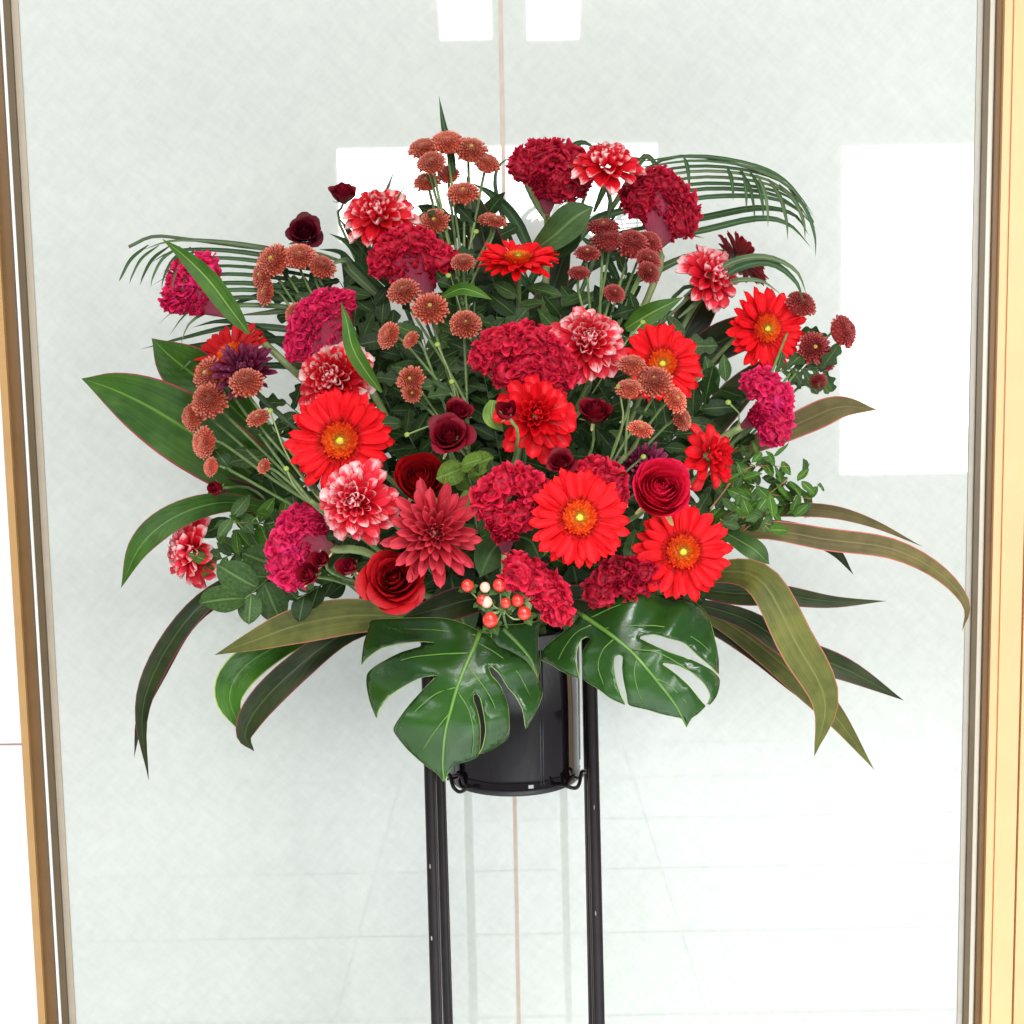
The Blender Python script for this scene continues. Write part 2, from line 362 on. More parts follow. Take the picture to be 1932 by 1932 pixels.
# ------------------------------------------------------------------ the setting
def panel_mat():
    m, nt, b = new_mat('washi_glass')
    tc = N(nt, 'ShaderNodeTexCoord')
    def stretched(rot, s):
        m0 = N(nt, 'ShaderNodeMapping'); m0.inputs['Rotation'].default_value = (0, rot, 0); nt.links.new(tc.outputs['Object'], m0.inputs[0])
        mp = N(nt, 'ShaderNodeMapping'); mp.inputs['Scale'].default_value = (s, 1, 1)
        nt.links.new(m0.outputs[0], mp.inputs[0]); return noise_tex(nt, mp.outputs[0], 24, 5, 0.65)
    a = stretched(R_(47), 3.6); b2 = stretched(R_(-43), 3.2)
    big = noise_tex(nt, tc.outputs['Object'], 2.2, 3)
    s = math_(nt, 'ADD', math_(nt, 'ADD', math_(nt, 'MULTIPLY', a, 0.35), math_(nt, 'MULTIPLY', b2, 0.35)), math_(nt, 'MULTIPLY', big, 0.3))
    c = ramp(nt, s, [(0.36, (0.484, 0.504, 0.464)), (0.64, (0.578, 0.594, 0.548))])
    nt.links.new(c, b.inputs['Base Color']); b.inputs['Roughness'].default_value = 0.7; b.inputs['Specular IOR Level'].default_value = 0.3
    b.inputs['Coat Weight'].default_value = 1.0; b.inputs['Coat IOR'].default_value = 1.68; b.inputs['Coat Roughness'].default_value = 0.024
    return m
M['panel'] = panel_mat()
M['stone'] = plain('stone_panel', (0.86, 0.80, 0.78), 0.4, nscale=6, namp=0.03)
M['tan'] = plain('tan_trim', (0.46, 0.26, 0.10), 0.4, nscale=20, namp=0.05)
M['brown'] = plain('brown_trim', (0.15, 0.073, 0.020), 0.45, nscale=20, namp=0.08)
M['bronze'] = plain('bronze_trim', (0.11, 0.074, 0.034), 0.4, nscale=20, namp=0.08)
M['gold'] = plain('gold_frame', (0.78, 0.46, 0.22), 0.45, nscale=9, namp=0.03)
M['white_strip'] = plain('white_strip', (0.93, 0.93, 0.90), 0.3)  # polished metal strip; the bright reflection is put into its white base colour
M['cream_strip'] = plain('cream_strip', (0.60, 0.54, 0.44), 0.3)
M['seal'] = plain('joint_seal', (0.48, 0.38, 0.30), 0.5, nscale=50, namp=0.08)
M['floor'] = plain('floor_tile', (0.66, 0.68, 0.68), 0.35, nscale=4, namp=0.05)
M['grout'] = plain('floor_grout', (0.14, 0.14, 0.14), 0.8)
M['dark'] = plain('shadow_gap', (0.04, 0.03, 0.03), 0.9)

Y0 = PANEL_Y
def px_x(px, py, Y): return at(px, py, Y).x
XL = px_x(44, 0, Y0) * 0.5 + px_x(168 * .8504, 1932, Y0) * 0.5     # placeholder mean of the left glass edge
def vx(pt, pb, Y):     # x of a vertical edge from its top and bottom pixels
    return (px_x(pt, 0, Y) + px_x(pb, 1932, Y)) / 2
ZT, ZB = 2.75, 0.0
k = 0.8504
xj = vx(943, 980, Y0)
xl = vx(19, 128, Y0); xr = vx(2197 * k, 2139 * k, Y0)
g = 'glass panels of the display wall'
o = box('glass_panel', xl - 0.02, xj - 0.003, Y0, Y0 + 0.012, ZB, ZT, M['panel'])
tag(o, 'pale washi patterned glass panel left of the thin vertical joint', 'glass panel', g)
o = box('glass_panel', xj + 0.003, xr + 0.03, Y0, Y0 + 0.012, ZB, ZT, M['panel'])
tag(o, 'pale washi patterned glass panel right of the thin vertical joint', 'glass panel', g)
o = box('joint_seal', xj - 0.0032, xj + 0.0032, Y0 - 0.0012, Y0 + 0.013, ZB, ZT, M['seal'])
tag(o, 'thin beige sealant joint running down between the two glass panels', 'sealant joint')
t = thing('backing_wall', 'plain wall close behind the glass panels', 'wall', (0, Y0 + .1, 0))
box('wall_face', -3, 3, Y0 + 0.1, Y0 + 0.15, ZB, ZT + .3, M['stone'], t)
# left frame: brown, white strip, brown, tan, then the stone wall
t = thing('door_frame', 'narrow tan and brown frame with white strip left of the glass', 'frame', (xl, Y0, 0))
def vs(name, a, b, y0, mat, parent, z0=ZB, z1=ZT):
    return box(name, min(a, b), max(a, b), y0, Y0 + 0.011, z0, z1, mat, parent)
YF = Y0 - 0.009
M['gasket'] = plain('beige_gasket', (0.40, 0.33, 0.25), 0.6, nscale=30, namp=0.06)
M['gasket_pale'] = plain('pale_gasket', (0.42, 0.38, 0.32), 0.6, nscale=30, namp=0.06)
a1 = vx(19, 127.5, YF); a2 = vx(7, 115, YF); a3 = vx(-1, 108, YF); a4 = vx(-20, 89, YF); a5 = vx(-34, 75, YF)
box('gasket', a1, vx(36, 143, Y0), Y0 - 0.0025, Y0 - 0.0003, ZB, ZT, M['gasket'], t)
vs('trim_board', a1, a2, YF, M['bronze'], t); vs('white_strip', a2 - .0005, a3, YF + 0.004, M['white_strip'], t)
vs('trim_board', a3 - .0005, a4, YF - 0.004, M['brown'], t); vs('trim_board', a4 - .0005, a5, YF - 0.012, M['tan'], t)
zj = at(20, 1405, YF - 0.01).z
t = thing('stone_wall', 'bright pinkish white wall cladding at the far left edge', 'wall', (a5 - .5, Y0, 0))
for z0, z1 in ((ZB, zj - 0.0018), (zj + 0.0018, ZT)):
    box('wall_panel', a5 - 1.5, a5 - 0.001, YF - 0.010, Y0 + 0.011, z0, z1, M['stone'], t, 0.001)
box('joint_backing', a5 - 1.5, a5 - .001, YF - 0.004, Y0 + .010, zj - 0.0017, zj + 0.0017, plain('joint_line', (0.5, 0.32, 0.32), 0.7), t)
# right frame
t = thing('door_frame', 'wide golden frame with brown and cream strips right of the glass', 'frame', (xr, Y0, 0))
b1 = vx(2186 * k, 2137 * k, YF); b2 = vx(2198 * k, 2149 * k, YF); b3 = vx(2211 * k, 2161 * k, YF); b4 = vx(2224 * k, 2172 * k, YF)
b5 = vx(2247 * k, 2195 * k, YF - .01); b6 = vx(2297 * k, 2248 * k, YF - .01)
box('gasket', vx(1846, 1803, Y0), b1, Y0 - 0.0025, Y0 - 0.0003, ZB, ZT, M['gasket_pale'], t)
vs('trim_board', b1, b2, YF, M['bronze'], t); vs('cream_strip', b2 + .0005, b3, YF + 0.004, M['cream_strip'], t)
vs('trim_board', b3 + .0005, b4, YF - 0.004, M['brown'], t)
vs('frame_board', b4 + .0005, b5 - .001, YF - 0.012, M['gold'], t)
vs('frame_groove', b5 - .0009, b5 + .0018, YF - 0.009, plain('gold_groove', (0.62, 0.28, 0.12), 0.5), t)
vs('frame_board', b5 + .0019, b6 - .0012, YF - 0.012, M['gold'], t)
vs('shadow_gap', b6 - .0011, b6 + .0018, YF + 0.001, M['brown'], t)
vs('frame_board', b6 + .0019, b6 + 0.35, YF - 0.014, M['gold'], t)
# floor with tiles as seen mirrored in the glass: one sheet and its tiles
o = box('floor', -6, 6, -9, Y0 + 0.2, -0.05, -0.004, M['grout']); tag(o, None, None, None, 'structure')
TS = 0.452
ty0 = 0.5 - 0.80
tm = None
for j in range(-1, 12):
    y1 = ty0 - j * TS; y0_ = y1 - TS + 0.012
    if y1 > Y0 - 0.03: y1 = Y0 - 0.03
    if y1 <= y0_: continue
    for i in range(-4, 5):
        V, F = box_data(i * 0.9 + 0.0025 - .45, (i + 1) * 0.9 - 0.0025 - .45, y0_, y1, -0.0035, 0.0)
        q = local_mesh_obj('tile', V, F, None, M['floor'], o, smooth=False)

# ------------------------------------------------------------------ the stand
M['black'] = plain('black_gloss', (0.005, 0.003, 0.004), 0.05, nscale=30, namp=0.3, coat=0.0, spec=0.40)
M['black_tube'] = plain('black_tube', (0.007, 0.004, 0.005), 0.28, nscale=45, namp=0.4, coat=0.0, spec=0.25)
M['scuff'] = plain('paint_scuff', (0.35, 0.28, 0.24), 0.6)
M['seam'] = plain('seam', (0.006, 0.006, 0.010), 0.25)
M['grey_edge'] = plain('grey_label_edge', (0.22, 0.21, 0.22), 0.5)
pb = at(970, 1466, 0.0); pr = 127 * ps(0); PC = Vector((pb.x, 0, pb.z + 0.002))
ptop = at(970, 1175, 0.0).z
M['weld'] = plain('weld', (0.06, 0.035, 0.028), 0.5)
stand = thing('flower_stand', 'tall black tubular stand holding the cylinder and the whole bouquet', 'flower stand', (PC.x, 0, 0))
def leg(xt, yt, xb, yb, Y, r, top=1200, front=True):
    a = at(xt, yt, Y); b = at(xb, yb, Y); d = (b - a); e = a + d * (a.z / (a.z - b.z)); e.z = 0.0
    a2 = a - d * ((yt - top) / (yb - yt))
    o = tube('leg', [a2, a, b, e], r, M['black_tube'], stand, 24, 16); return a, b
r1 = 11.6 * ps(-0.03)
for (xt, xb, Y, r) in ((811, 824.5, -0.045, r1), (830.5, 845.5, 0.06, 9.9 * ps(0.06)), (1118.5, 1129.5, -0.045, 12.6 * ps(-.045)), (1110, 1119, 0.06, 9.2 * ps(.06))):
    a, b = leg(xt, 1445, xb, 1932, Y, r)
    if Y < 0:
        for q in range(2):
            tt = rnd.uniform(0.1, 0.95); p = a.lerp(b, tt) + Vector((rnd.uniform(-.5, .5) * r, -r * 0.86, 0))
            V, F, U = grid(4, 4, lambda u, v: p + Vector(((u - .5) * .0022 * (1 - (2*v-1)**2*.6), -0.0012 + 0.004*(u-.5)**2, (v - .5) * .006)))
            local_mesh_obj('scuff', V, F, U, M['scuff'], stand)
    # weld seam along each tube
    off = Vector((r * (0.72 if xt < 966 else -0.72), -r * 0.70, 0))
    tube('weld_seam', [a + off, b + off], 0.0006, M['weld'], stand, 2, 4)
# supporting ring and wire hooks at the foot of the cylinder
def wire(pts, r=0.0024):
    tube('wire_hook', [at(x, y, Y) for x, y, Y in pts], r, M['black_tube'], stand, 26, 8)
wire([(836, 1466, -.03), (848, 1462, -.05), (853, 1478, -.06), (857, 1487, -.07), (868, 1494, -.08), (884, 1486, -.08), (897, 1481, -.06)])
wire([(845, 1470, -.03), (858, 1462, -.05), (869, 1464, -.06), (876, 1480, -.06)], 0.002)
wire([(1110, 1457, -.03), (1098, 1456, -.05), (1094, 1474, -.06), (1090, 1484, -.07), (1082, 1487, -.08), (1066, 1482, -.08), (1056, 1478, -.06)])
wire([(1100, 1462, -.03), (1090, 1468, -.05), (1082, 1466, -.06), (1072, 1478, -.06)], 0.002)
# the black cylinder
pot = thing('cylinder_vase', 'glossy black cylinder hanging in the stand below the bouquet', 'vase', (PC.x, 0, PC.z))
def lathe(prof, c, sides=64):
    V, F, U = [], [], []
    for j, (r, z) in enumerate(prof):
        for i in range(sides):
            q = 2 * math.pi * i / sides; V.append(c + Vector((math.cos(q) * r, math.sin(q) * r, z))); U.append((i / sides, j / len(prof)))
    for j in range(len(prof) - 1):
        for i in range(sides):
            a0 = j * sides + i; a1 = j * sides + (i + 1) % sides; F.append((a0, a1, a1 + sides, a0 + sides))
    return V, F, U
H = ptop - PC.z
V, F, U = lathe([(0, .004), (pr - .004, .004), (pr - .002, 0), (pr, .001), (pr + .0012, .004), (pr + .0008, .011), (pr, .013), (pr, .02), (pr, H * .5), (pr, H - .006), (pr + .003, H - .003), (pr + .003, H), (pr - .002, H), (pr - .003, H - .01), (pr - .003, H - .05), (0, H - .05)], PC)
local_mesh_obj('body', V, F, U, M['black'], pot)
xs = at(1020, 1400, -pr).x - PC.x
for dx in (0.0, 0.0032):
    yy = -math.sqrt(pr * pr - (xs + dx) ** 2)
    tube('seam', [PC + Vector((xs + dx, yy + .0004, .004)), PC + Vector((xs + dx, yy + .0004, H - .02))], 0.0011, M['seam'], pot, 2, 6)
box('edge_strip', PC.x + pr - .002, PC.x + pr + .0015, -.002, .004, PC.z + .02, PC.z + H - .02, M['grey_edge'], pot)
V, F, U = lathe([(0, H - .012), (pr - .006, H - .014), (pr - .005, H - .04)], PC)
local_mesh_obj('floral_foam', V, F, U, plain('foam', (0.02, 0.05, 0.02), 0.9, nscale=80, namp=.4), pot)

# ------------------------------------------------------------------ petals
def petal(name, wid, cup=0.15, curl=0.0, tip=0.5, nu=4, nv=6, base=0.25, wav=0.0, seed=0):
    """unit-long petal along +Y, upper face +Z"""
    rr = random.Random(seed); ph = rr.uniform(0, 6)
    def f(u, v):
        s = 2 * u - 1; v = 1 - (1 - v) ** 1.7
        wv = (base + (1 - base) * math.sin(min(v / 0.62, 1) * math.pi / 2)) if v < 0.62 else max(0.0, 1 - ((v - 0.62) / 0.38) ** (2.0 + 2 * (1 - tip))) ** 0.5 * (1 - .12 * tip) + .12 * (1 - tip)
        hw = wid / 2 * wv
        y = v - 0.10 * s * s * max(0, v - .6)
        z = cup * (s * s - 0.3) * hw * 2 + curl * v * v + wav * math.sin(ph + v * 9 + s * 2) * 0.03 * v
        z += 0.018 * wid * 4 * math.cos(s * 9) * (0.5 if nu > 4 else 0)
        return (s * hw, y, z)
    V, F, U = grid(nu, nv, f); U = [(u, 1 - (1 - v) ** 1.7) for u, v in U]
    return mesh(name, V, F, U, True, None)
PG = [petal('gerbera_petal', 0.29, 0.25, c, 0.55, 4, 6, 0.5, 1, i) for i, c in enumerate((0.02, 0.07, -0.05, 0.0, 0.1))]
PD = [petal('dahlia_petal', 0.50, 0.75, c, 0.6, 4, 5, 0.35, 1, i) for i, c in enumerate((0.12, 0.22, 0.3))]
PDo = [petal('dahlia_outer_petal', 0.56, 0.38, c, 0.6, 4, 5, 0.35, 1, i + 9) for i, c in enumerate((0.0, -0.10, 0.10))]
PM = [petal('mum_petal', 0.34, 0.7, c, 0.75, 4, 5, 0.4, 1, i + 20) for i, c in enumerate((0.1, 0.25, 0.0))]
PP = [petal('mum_thin_petal', 0.26, 1.1, c, 0.8, 4, 5, 0.5, 1, i + 30) for i, c in enumerate((0.25, 0.5, 0.15))]

def many(name, items):
    """join (matrix, (V,F,U)) items to one mesh"""
    V, F, U = [], [], []
    for m, (v, f, u) in items:
        o = len(V); V += [m @ q for q in v]; F += [tuple(k + o for k in ff) for ff in f]; U += u
    return mesh(name, V, F, U, True, None)
def small_petal(w, cup, curl, nv=2):
    prof = {0: .5, .5: 1.0, 1: .35}
    def f(u, v):
        s = 2 * u - 1; hw = w / 2 * (0.55 + 0.9 * v - 1.05 * v * v)
        return (s * hw, v, cup * s * s * w + curl * v * v)
    return grid(2, nv, f)
def Rx(a): return Matrix.Rotation(a, 4, 'X')
def Rz(a): return Matrix.Rotation(a, 4, 'Z')
def Ry(a): return Matrix.Rotation(a, 4, 'Y')
T4 = Matrix.Translation
def petal_m(az, r0, z0, el, L, W=1.0, tw=0.0):
    return Rz(az) @ T4((0, r0, z0)) @ Rx(el) @ Ry(tw) @ Matrix.Diagonal((L * W, L, L, 1))
GA = math.pi * (3 - 5 ** 0.5)
def make_fringe():
    r = random.Random(3); it = []
    for i in range(130):
        t = r.random()
        it.append((petal_m(i * GA, 0.26 + 0.10 * t, 0.03, R_(r.uniform(15, 50)), r.uniform(.10, .19)), small_petal(.22, .1, .2)))
    return many('gerbera_fringe', it)
def make_disc():
    r = random.Random(4); it = []
    for i in range(260):
        q = math.sqrt((i + 8) / 268) * 0.29
        it.append((petal_m(i * GA, q, 0.085 + 0.025 * (1 - q / .3), R_(r.uniform(35, 70) - 100 * max(0, q - .12)), r.uniform(.055, .085)), (lambda g: (g[0], g[1], [(u, max(0, min(1, 1 - q / .31 + .25 * (v - .5)))) for u, v in g[2]]))(small_petal(.8, .2, .1))))
    it.append((I4, grid(24, 5, lambda u, v: (math.cos(u * 6.2832) * .31 * v, -math.sin(u * 6.2832) * .31 * v, .095 - .05 * v * v))))
    g = it[-1][1]; it[-1] = (I4, (g[0], g[1], [(u, 1 - v) for u, v in g[2]]))
    return many('gerbera_disc', it)
FR, DI = make_fringe(), make_disc()
def dome_mesh(name, h=0.6, nu=16, nv=6):
    def f(u, v):
        a = u * 2 * math.pi; e = v * math.pi / 2; return (math.cos(a) * math.cos(e), math.sin(a) * math.cos(e), math.sin(e) * h)
    V, F, U = grid(nu, nv, f); return mesh(name, V, F, U, True, None)
DOME = dome_mesh('dome')
def cup_mesh(name):
    prof = [(0.12, -1.0), (0.3, -0.92), (0.55, -0.6), (0.75, -0.25), (0.8, 0.0), (0.0, 0.02)]
    V, F, U = lathe(prof, Vector(), 14); return mesh(name, V, F, U, True, None)
CUP = cup_mesh('calyx')

def head_setup(px, py, off, R, n):
    Y = dome(px, py) + off; c = at(px, py, Y); return c, Y, R * ps(Y), Vector(n)
def gerbera(px, py, R, n, label, off=0.0, mat='gerbera', roll=0.0, stemmat='stem'):
    c, Y, r, n = head_setup(px, py, off, R * 1.06, n); b = pot_base()
    t = thing('gerbera', label, 'gerbera', b, 'gerberas in the bouquet')
    m = frame_mat(c, n, roll, r); rr = random.Random(px)
    NP = rr.choice((19, 21, 23))
    for row, (el, L, r0, z0) in enumerate(((3, .74, .27, 0.0), (9, .68, .25, 0.035))):
        for i in range(NP):
            az = (i + row * 0.5 + rr.uniform(-.26, .26)) * 2 * math.pi / NP
            put('petal', rr.choice(PG), M[mat], t, m @ petal_m(az, r0, z0, R_(el + rr.uniform(-9, 9)), L * rr.uniform(.86, 1.06), rr.uniform(.84, 1.15), R_(rr.uniform(-18, 18))))
    put('inner_florets', FR, M['fringe'] if mat == 'gerbera' else M[mat], t, m, 'stuff')
    put('disc', DI, M['disc'], t, m, 'stuff')
    put('disc_center', DOME, M['disc_center'], t, m @ T4((0, 0, .10)) @ Matrix.Scale(.075, 4))
    put('calyx', CUP, M['stem'], t, m @ Matrix.Scale(.26, 4))
    tube('stem', stem_pts(c - n * r * .24, n, b), 0.0034, M[stemmat], t, 14, 7)
    return t
def dahlia(px, py, R, n, label, off=0.0, mat='dahlia', N_=74, kind='dahlia', name='dahlia', cat='dahlia', outer=None, e1=-22, open_=1.0, stem=True, group='dahlias in the bouquet', roll=0):
    c, Y, r, n = head_setup(px, py, off, R * 1.15, n); b = pot_base()
    t = thing(name, label, cat, b, group)
    m = frame_mat(c, n, roll, r); rr = random.Random(px * 7 + py)
    inner, out_ = {'dahlia': (PD, PDo), 'mum': (PM, PM), 'thin': (PP, PP)}[kind]
    for i in range(N_):
        q = (i + 1) / N_
        el = 86 + (e1 - 86) * q ** (0.85 * open_) + rr.uniform(-7, 7)
        L = (0.20 + 0.52 * q ** 0.9) * rr.uniform(.9, 1.1)
        put('petal', rr.choice(inner if q < .6 else out_), M[mat], t,
            m @ petal_m(i * GA + rr.uniform(-.1, .1), 0.02 + .30 * q, 0.30 * (1 - q), R_(el), L, rr.uniform(.85, 1.05), R_(rr.uniform(-14, 14))))
    put('calyx', CUP, M['stem'], t, m @ T4((0, 0, -.05)) @ Matrix.Scale(.30, 4))
    if stem: tube('stem', stem_pts(c - n * r * .3, n, b), 0.003, M['stem_dark'], t, 14, 6)
    return t

# ---- roses
def rose_set(seed, n=20, open_=1.0):
    r = random.Random(seed); out = []
    for i in range(n):
        t = i / (n - 1); ri = (0.05 + 0.73 * t ** 0.95) * r.uniform(.9, 1.1); tl = r.uniform(-.10, .10) * t;  wth = (2.4 - 1.35 * t); h = 0.62 - 0.30 * t * open_ + r.uniform(-.05, .05)
        ph = r.uniform(0, 6); fl = 0.34 * open_ * t ** 1.3 * r.uniform(.7, 1.2); sk = r.choice((-1, 1)) * 0.10
        def f(u, v, ri=ri, wth=wth, h=h, ph=ph, fl=fl, sk=sk, t=t):
            s = 2 * u - 1; th = s * wth
            edge = 1 - 0.42 * abs(s) ** (3 - 1.4 * t)
            vv = v * edge
            rad = ri * (0.30 + 0.70 * math.sin(min(vv * 1.25, 1) * math.pi / 2)) * (1 + sk * s)
            k_ = max(0, vv - .68) / .32
            rad += fl * k_ ** 1.4 - 0.42 * ri * (1 - t) ** 1.2 * k_
            rad += 0.025 * math.sin(ph + th * 4) * v
            z = -0.62 + (h + .62) * vv - fl * 0.55 * k_ ** 2.2 + .02 * math.sin(ph * 2 + th * 5) * v
            return (math.cos(th) * rad + tl * v, math.sin(th) * rad + tl * v * .7, z + .06 * v * (1 - abs(s)) ** 2)
        V, F, U = grid(9, 7, f); me = mesh('rose_petal', V, F, U, True, None)
        out.append((me, i * GA + r.uniform(-.3, .3)))
    return out
ROSES = [rose_set(11, 38, 0.5), rose_set(12, 26, 1.15), rose_set(15, 24, 1.2), rose_set(16, 22, 1.05)]
BUDS = [rose_set(21, 9, 0.1), rose_set(22, 9, 0.25)]
SEP = petal('sepal', 0.22, 0.3, 0.35, 0.9, 2, 6, 0.9)
def rose(px, py, R, n, label, off=0.0, mat='rose_red', rs=0, bud=False, name='rose', cat='rose', stemmat='stem', group='roses in the bouquet', sep=1.0, base=None, roll=None):
    c, Y, r, n = head_setup(px, py, off, R, n); b = base or pot_base()
    t = thing(name, label, cat, b, group); rr = random.Random(px * 3 + py)
    m = frame_mat(c, n, rr.uniform(0, 6) if roll is None else roll, r * (0.99 if not bud else 1.15))
    for me, az in (BUDS if bud else ROSES)[rs]:
        put('petal', me, M[mat], t, m @ Rz(az))
    for i in range(5):
        put('sepal', SEP, M['sepal'], t, m @ petal_m(i * 1.257 + rr.uniform(-.2, .2), .12, -.55, R_(rr.uniform(-45, 35) if not bud else rr.uniform(-20, 60)), rr.uniform(.6, .9) * sep, .9))
    put('calyx', CUP, M['stem'], t, m @ T4((0, 0, -.5)) @ Matrix.Scale(.24, 4))
    tube('stem', stem_pts(c - n * r * .66, n, b, .05), 0.0018 if cat != 'rose' else .0028, M[stemmat], t, 14, 6)
    return t

# ---- celosia
def celosia(path, rad, base, label, off=0.0, mat='celosia', depth=1.0, fr=62, amp=0.0052, seed=0, body=0.75, bodyY=0.0, bp=None, gap=0.0092):
    mx = sum(p[0] for p in path) / len(path); my = sum(p[1] for p in path) / len(path)
    Y = dome(mx, my) + off; s = ps(Y)
    P = [at(p[0], p[1], Y + (p[2] if len(p) > 2 else 0)) for p in path]
    B = at(base[0], base[1], Y + 0.02 + bodyY); bs = pot_base()
    t = thing('celosia', label, 'celosia', bs, 'crimson cockscombs in the bouquet')
    L = sum((P[i + 1] - P[i]).length for i in range(len(P) - 1))
    r0 = rad * .93 * s; nt_ = max(70, int(L / 0.00095)); na = 110
    sd = Vector((seed * 3.1, seed * 1.7, seed * 0.9))
    F_ = Vector((0, -1, 0)); V, U, F = [], [], []
    for j in range(nt_ + 1):
        q = j / nt_; p = cr(P, q); T = (cr(P, min(q + .02, 1)) - cr(P, max(q - .02, 0))).normalized()
        e = min(q, 1 - q) * L / r0; prof = math.sqrt(max(0.0, 1 - (1 - min(e, 1)) ** 2)) if e < 1 else 1
        prof *= 0.86 + 0.22 * noise.noise(Vector((q * 5, seed * 2.3, 0)))
        O = T.cross(F_).normalized(); O = O if O.dot(p - B) > 0 else -O
        for i in range(na):
            a = 2 * math.pi * i / na; nr = O * math.cos(a) + F_ * math.sin(a) * depth
            nn = (nr - T * (0.8 * (1 - min(e, 1)) * (1 if q < .5 else -1))).normalized()
            v = p + nr * r0 * 0.92 * prof
            qn = v * fr + sd
            wq = qn * .35; warp = Vector((noise.noise(wq), noise.noise(wq + Vector((9, 0, 0))), noise.noise(wq + Vector((0, 9, 0))))) * 1.5
            h = noise.noise((qn + warp) * 0.36)
            fold = 0.2 + .6 * abs(math.sin(h * 13.5 + 0.8 * noise.noise(qn * .9))) ** .65
            lump = noise.noise(qn * .30)
            v = v + nn * (amp * 2 * (fold - 0.55) + 0.30 * r0 * lump) * (0.35 + .65 * prof)
            v += Vector((noise.noise(qn * 3), noise.noise(qn * 3 + sd), noise.noise(qn * 3 - sd))) * 0.0009
            V.append(v); U.append((i / na, q))
    for j in range(nt_):
        for i in range(na):
            a0 = j * na + i; a1 = j * na + (i + 1) % na; F.append((a0, a1, a1 + na, a0 + na))
    F.append(tuple(range(na - 1, -1, -1))); F.append(tuple(nt_ * na + i for i in range(na)))
    local_mesh_obj('crest', V, F, U, M[mat], t)
    # curled frills standing on the crest
    rr = random.Random(seed * 17 + 3); pts = []; items = []
    area_ = L * r0 * 4.2; want = int(area_ / (gap * gap) * 1.1)
    for _ in range(want * 5):
        if len(pts) >= want: break
        j = rr.randrange(2, nt_ - 2); i = rr.randrange(na); p = V[j * na + i]
        if p.y > P[0].y + r0 * 1.1 * depth + .02: continue
        if any((p - q_).length_squared < (gap * .72) ** 2 for q_ in pts): continue
        pts.append(p)
        cpt = cr(P, j / nt_); nn = (p - cpt).normalized(); e2 = 1 if .1 < j / nt_ < .9 else .7
        hgt = gap * rr.uniform(1.0, 1.5) * e2; ra = gap * .30; rb = gap * rr.uniform(.65, 1.0) * e2; ph = rr.uniform(0, 6); arc = rr.uniform(3.6, 6.6); kk = rr.choice((2, 3, 4)); ell = rr.uniform(.45, 1)
        def ff(u, v, ra=ra, rb=rb, ph=ph, arc=arc, kk=kk, hgt=hgt, ell=ell):
            th = (u - .5) * arc; rad = ra + (rb - ra) * v ** 1.3; rad *= 1 + .30 * v * math.sin(kk * th + ph)
            return (math.cos(th) * rad, math.sin(th) * rad * ell, -hgt * .35 + hgt * v * (1 - .25 * v) + hgt * .10 * v * math.sin(2 * kk * th + ph))
        tilt = (nn + Vector((rr.uniform(-.4, .4), rr.uniform(-.4, .2), rr.uniform(-.4, .4)))).normalized()
        items.append((frame_mat(p, tilt, rr.uniform(0, 6), 1.0), grid(12, 3, ff)))
    Vf, Ff, Uf = [], [], []
    for mm, (v_, f_, u_) in items:
        o_ = len(Vf); Vf += [mm @ q_ for q_ in v_]; Ff += [tuple(k + o_ for k in g_) for g_ in f_]; Uf += u_
    local_mesh_obj('frill', Vf, Ff, Uf, M[mat + '_frill'], t, 'stuff')
    # fan-shaped body from crest down to the stem
    ns, nv = 40, 14; V, U, F = [], [], []
    if bp: P = [at(p[0], p[1], Y) for p in bp]
    for j in range(nv + 1):
        v = j / nv; k_ = (1 - v) ** 1.5
        for i in range(ns):
            side = 1 if i < ns / 2 else -1; q = (i / (ns / 2)) if side > 0 else (2 - i / (ns / 2))
            p = cr(P, 0.04 + .92 * q); edge = math.sin(math.pi * min(max(q, 0.0), 1)) ** .5
            d = p - B; p2 = B + d * (k_ * .88 + 0.0) + (d.normalized() if d.length > 0 else d) * 0.004
            # keep a horn-like flare
            tt = B.lerp(sum(P, Vector()) / len(P), 1 - v)
            p2 = p2 * 0.72 + (tt + (p - sum(P, Vector()) / len(P)) * k_) * 0.28
            th = (0.35 * r0 * body + 0.0035) * (0.4 + 0.6 * edge)
            p2 = p2 + Vector((0, -1, 0)) * side * th * (0.5 + .5 * (1 - v))
            p2 += Vector((0, 1, 0)) * 0.0018 * math.sin(q * 60) * (1 - v)
            V.append(p2); U.append((q, v))
    for j in range(nv):
        for i in range(ns):
            a0 = j * ns + i; a1 = j * ns + (i + 1) % ns; F.append((a0, a1, a1 + ns, a0 + ns))
    local_mesh_obj('body', V, F, U, M['fan'], t)
    items = []
    for _ in range(95):
        i = rr.randrange(0, ns // 2 + 1); j = rr.choice((0, 0, 1, 1, 2, 2, 3, 4, 5)); p = V[j * ns + i] + Vector((0, -.001, 0)); ra, rb, ph = .0014, rr.uniform(.003, .0055), rr.uniform(0, 6); hgt = rr.uniform(.004, .008)
        def ff(u, v, ra=ra, rb=rb, ph=ph, hgt=hgt):
            th = (u - .5) * 5; rad = (ra + (rb - ra) * v ** 1.3) * (1 + .3 * v * math.sin(3 * th + ph)); return (math.cos(th) * rad, math.sin(th) * rad * .7, -.002 + hgt * v)
        items.append((frame_mat(p, (p - B).normalized() * .8 + Vector((rr.uniform(-.4, .4), -.8, rr.uniform(-.3, .3))), rr.uniform(0, 6), 1.0), grid(8, 2, ff)))
    Vf, Ff, Uf = [], [], []
    for mm, (v_, f_, u_) in items:
        o_ = len(Vf); Vf += [mm @ q_ for q_ in v_]; Ff += [tuple(k + o_ for k in g_) for g_ in f_]; Uf += u_
    local_mesh_obj('frill', Vf, Ff, Uf, M[mat + '_frill'], t, 'stuff')
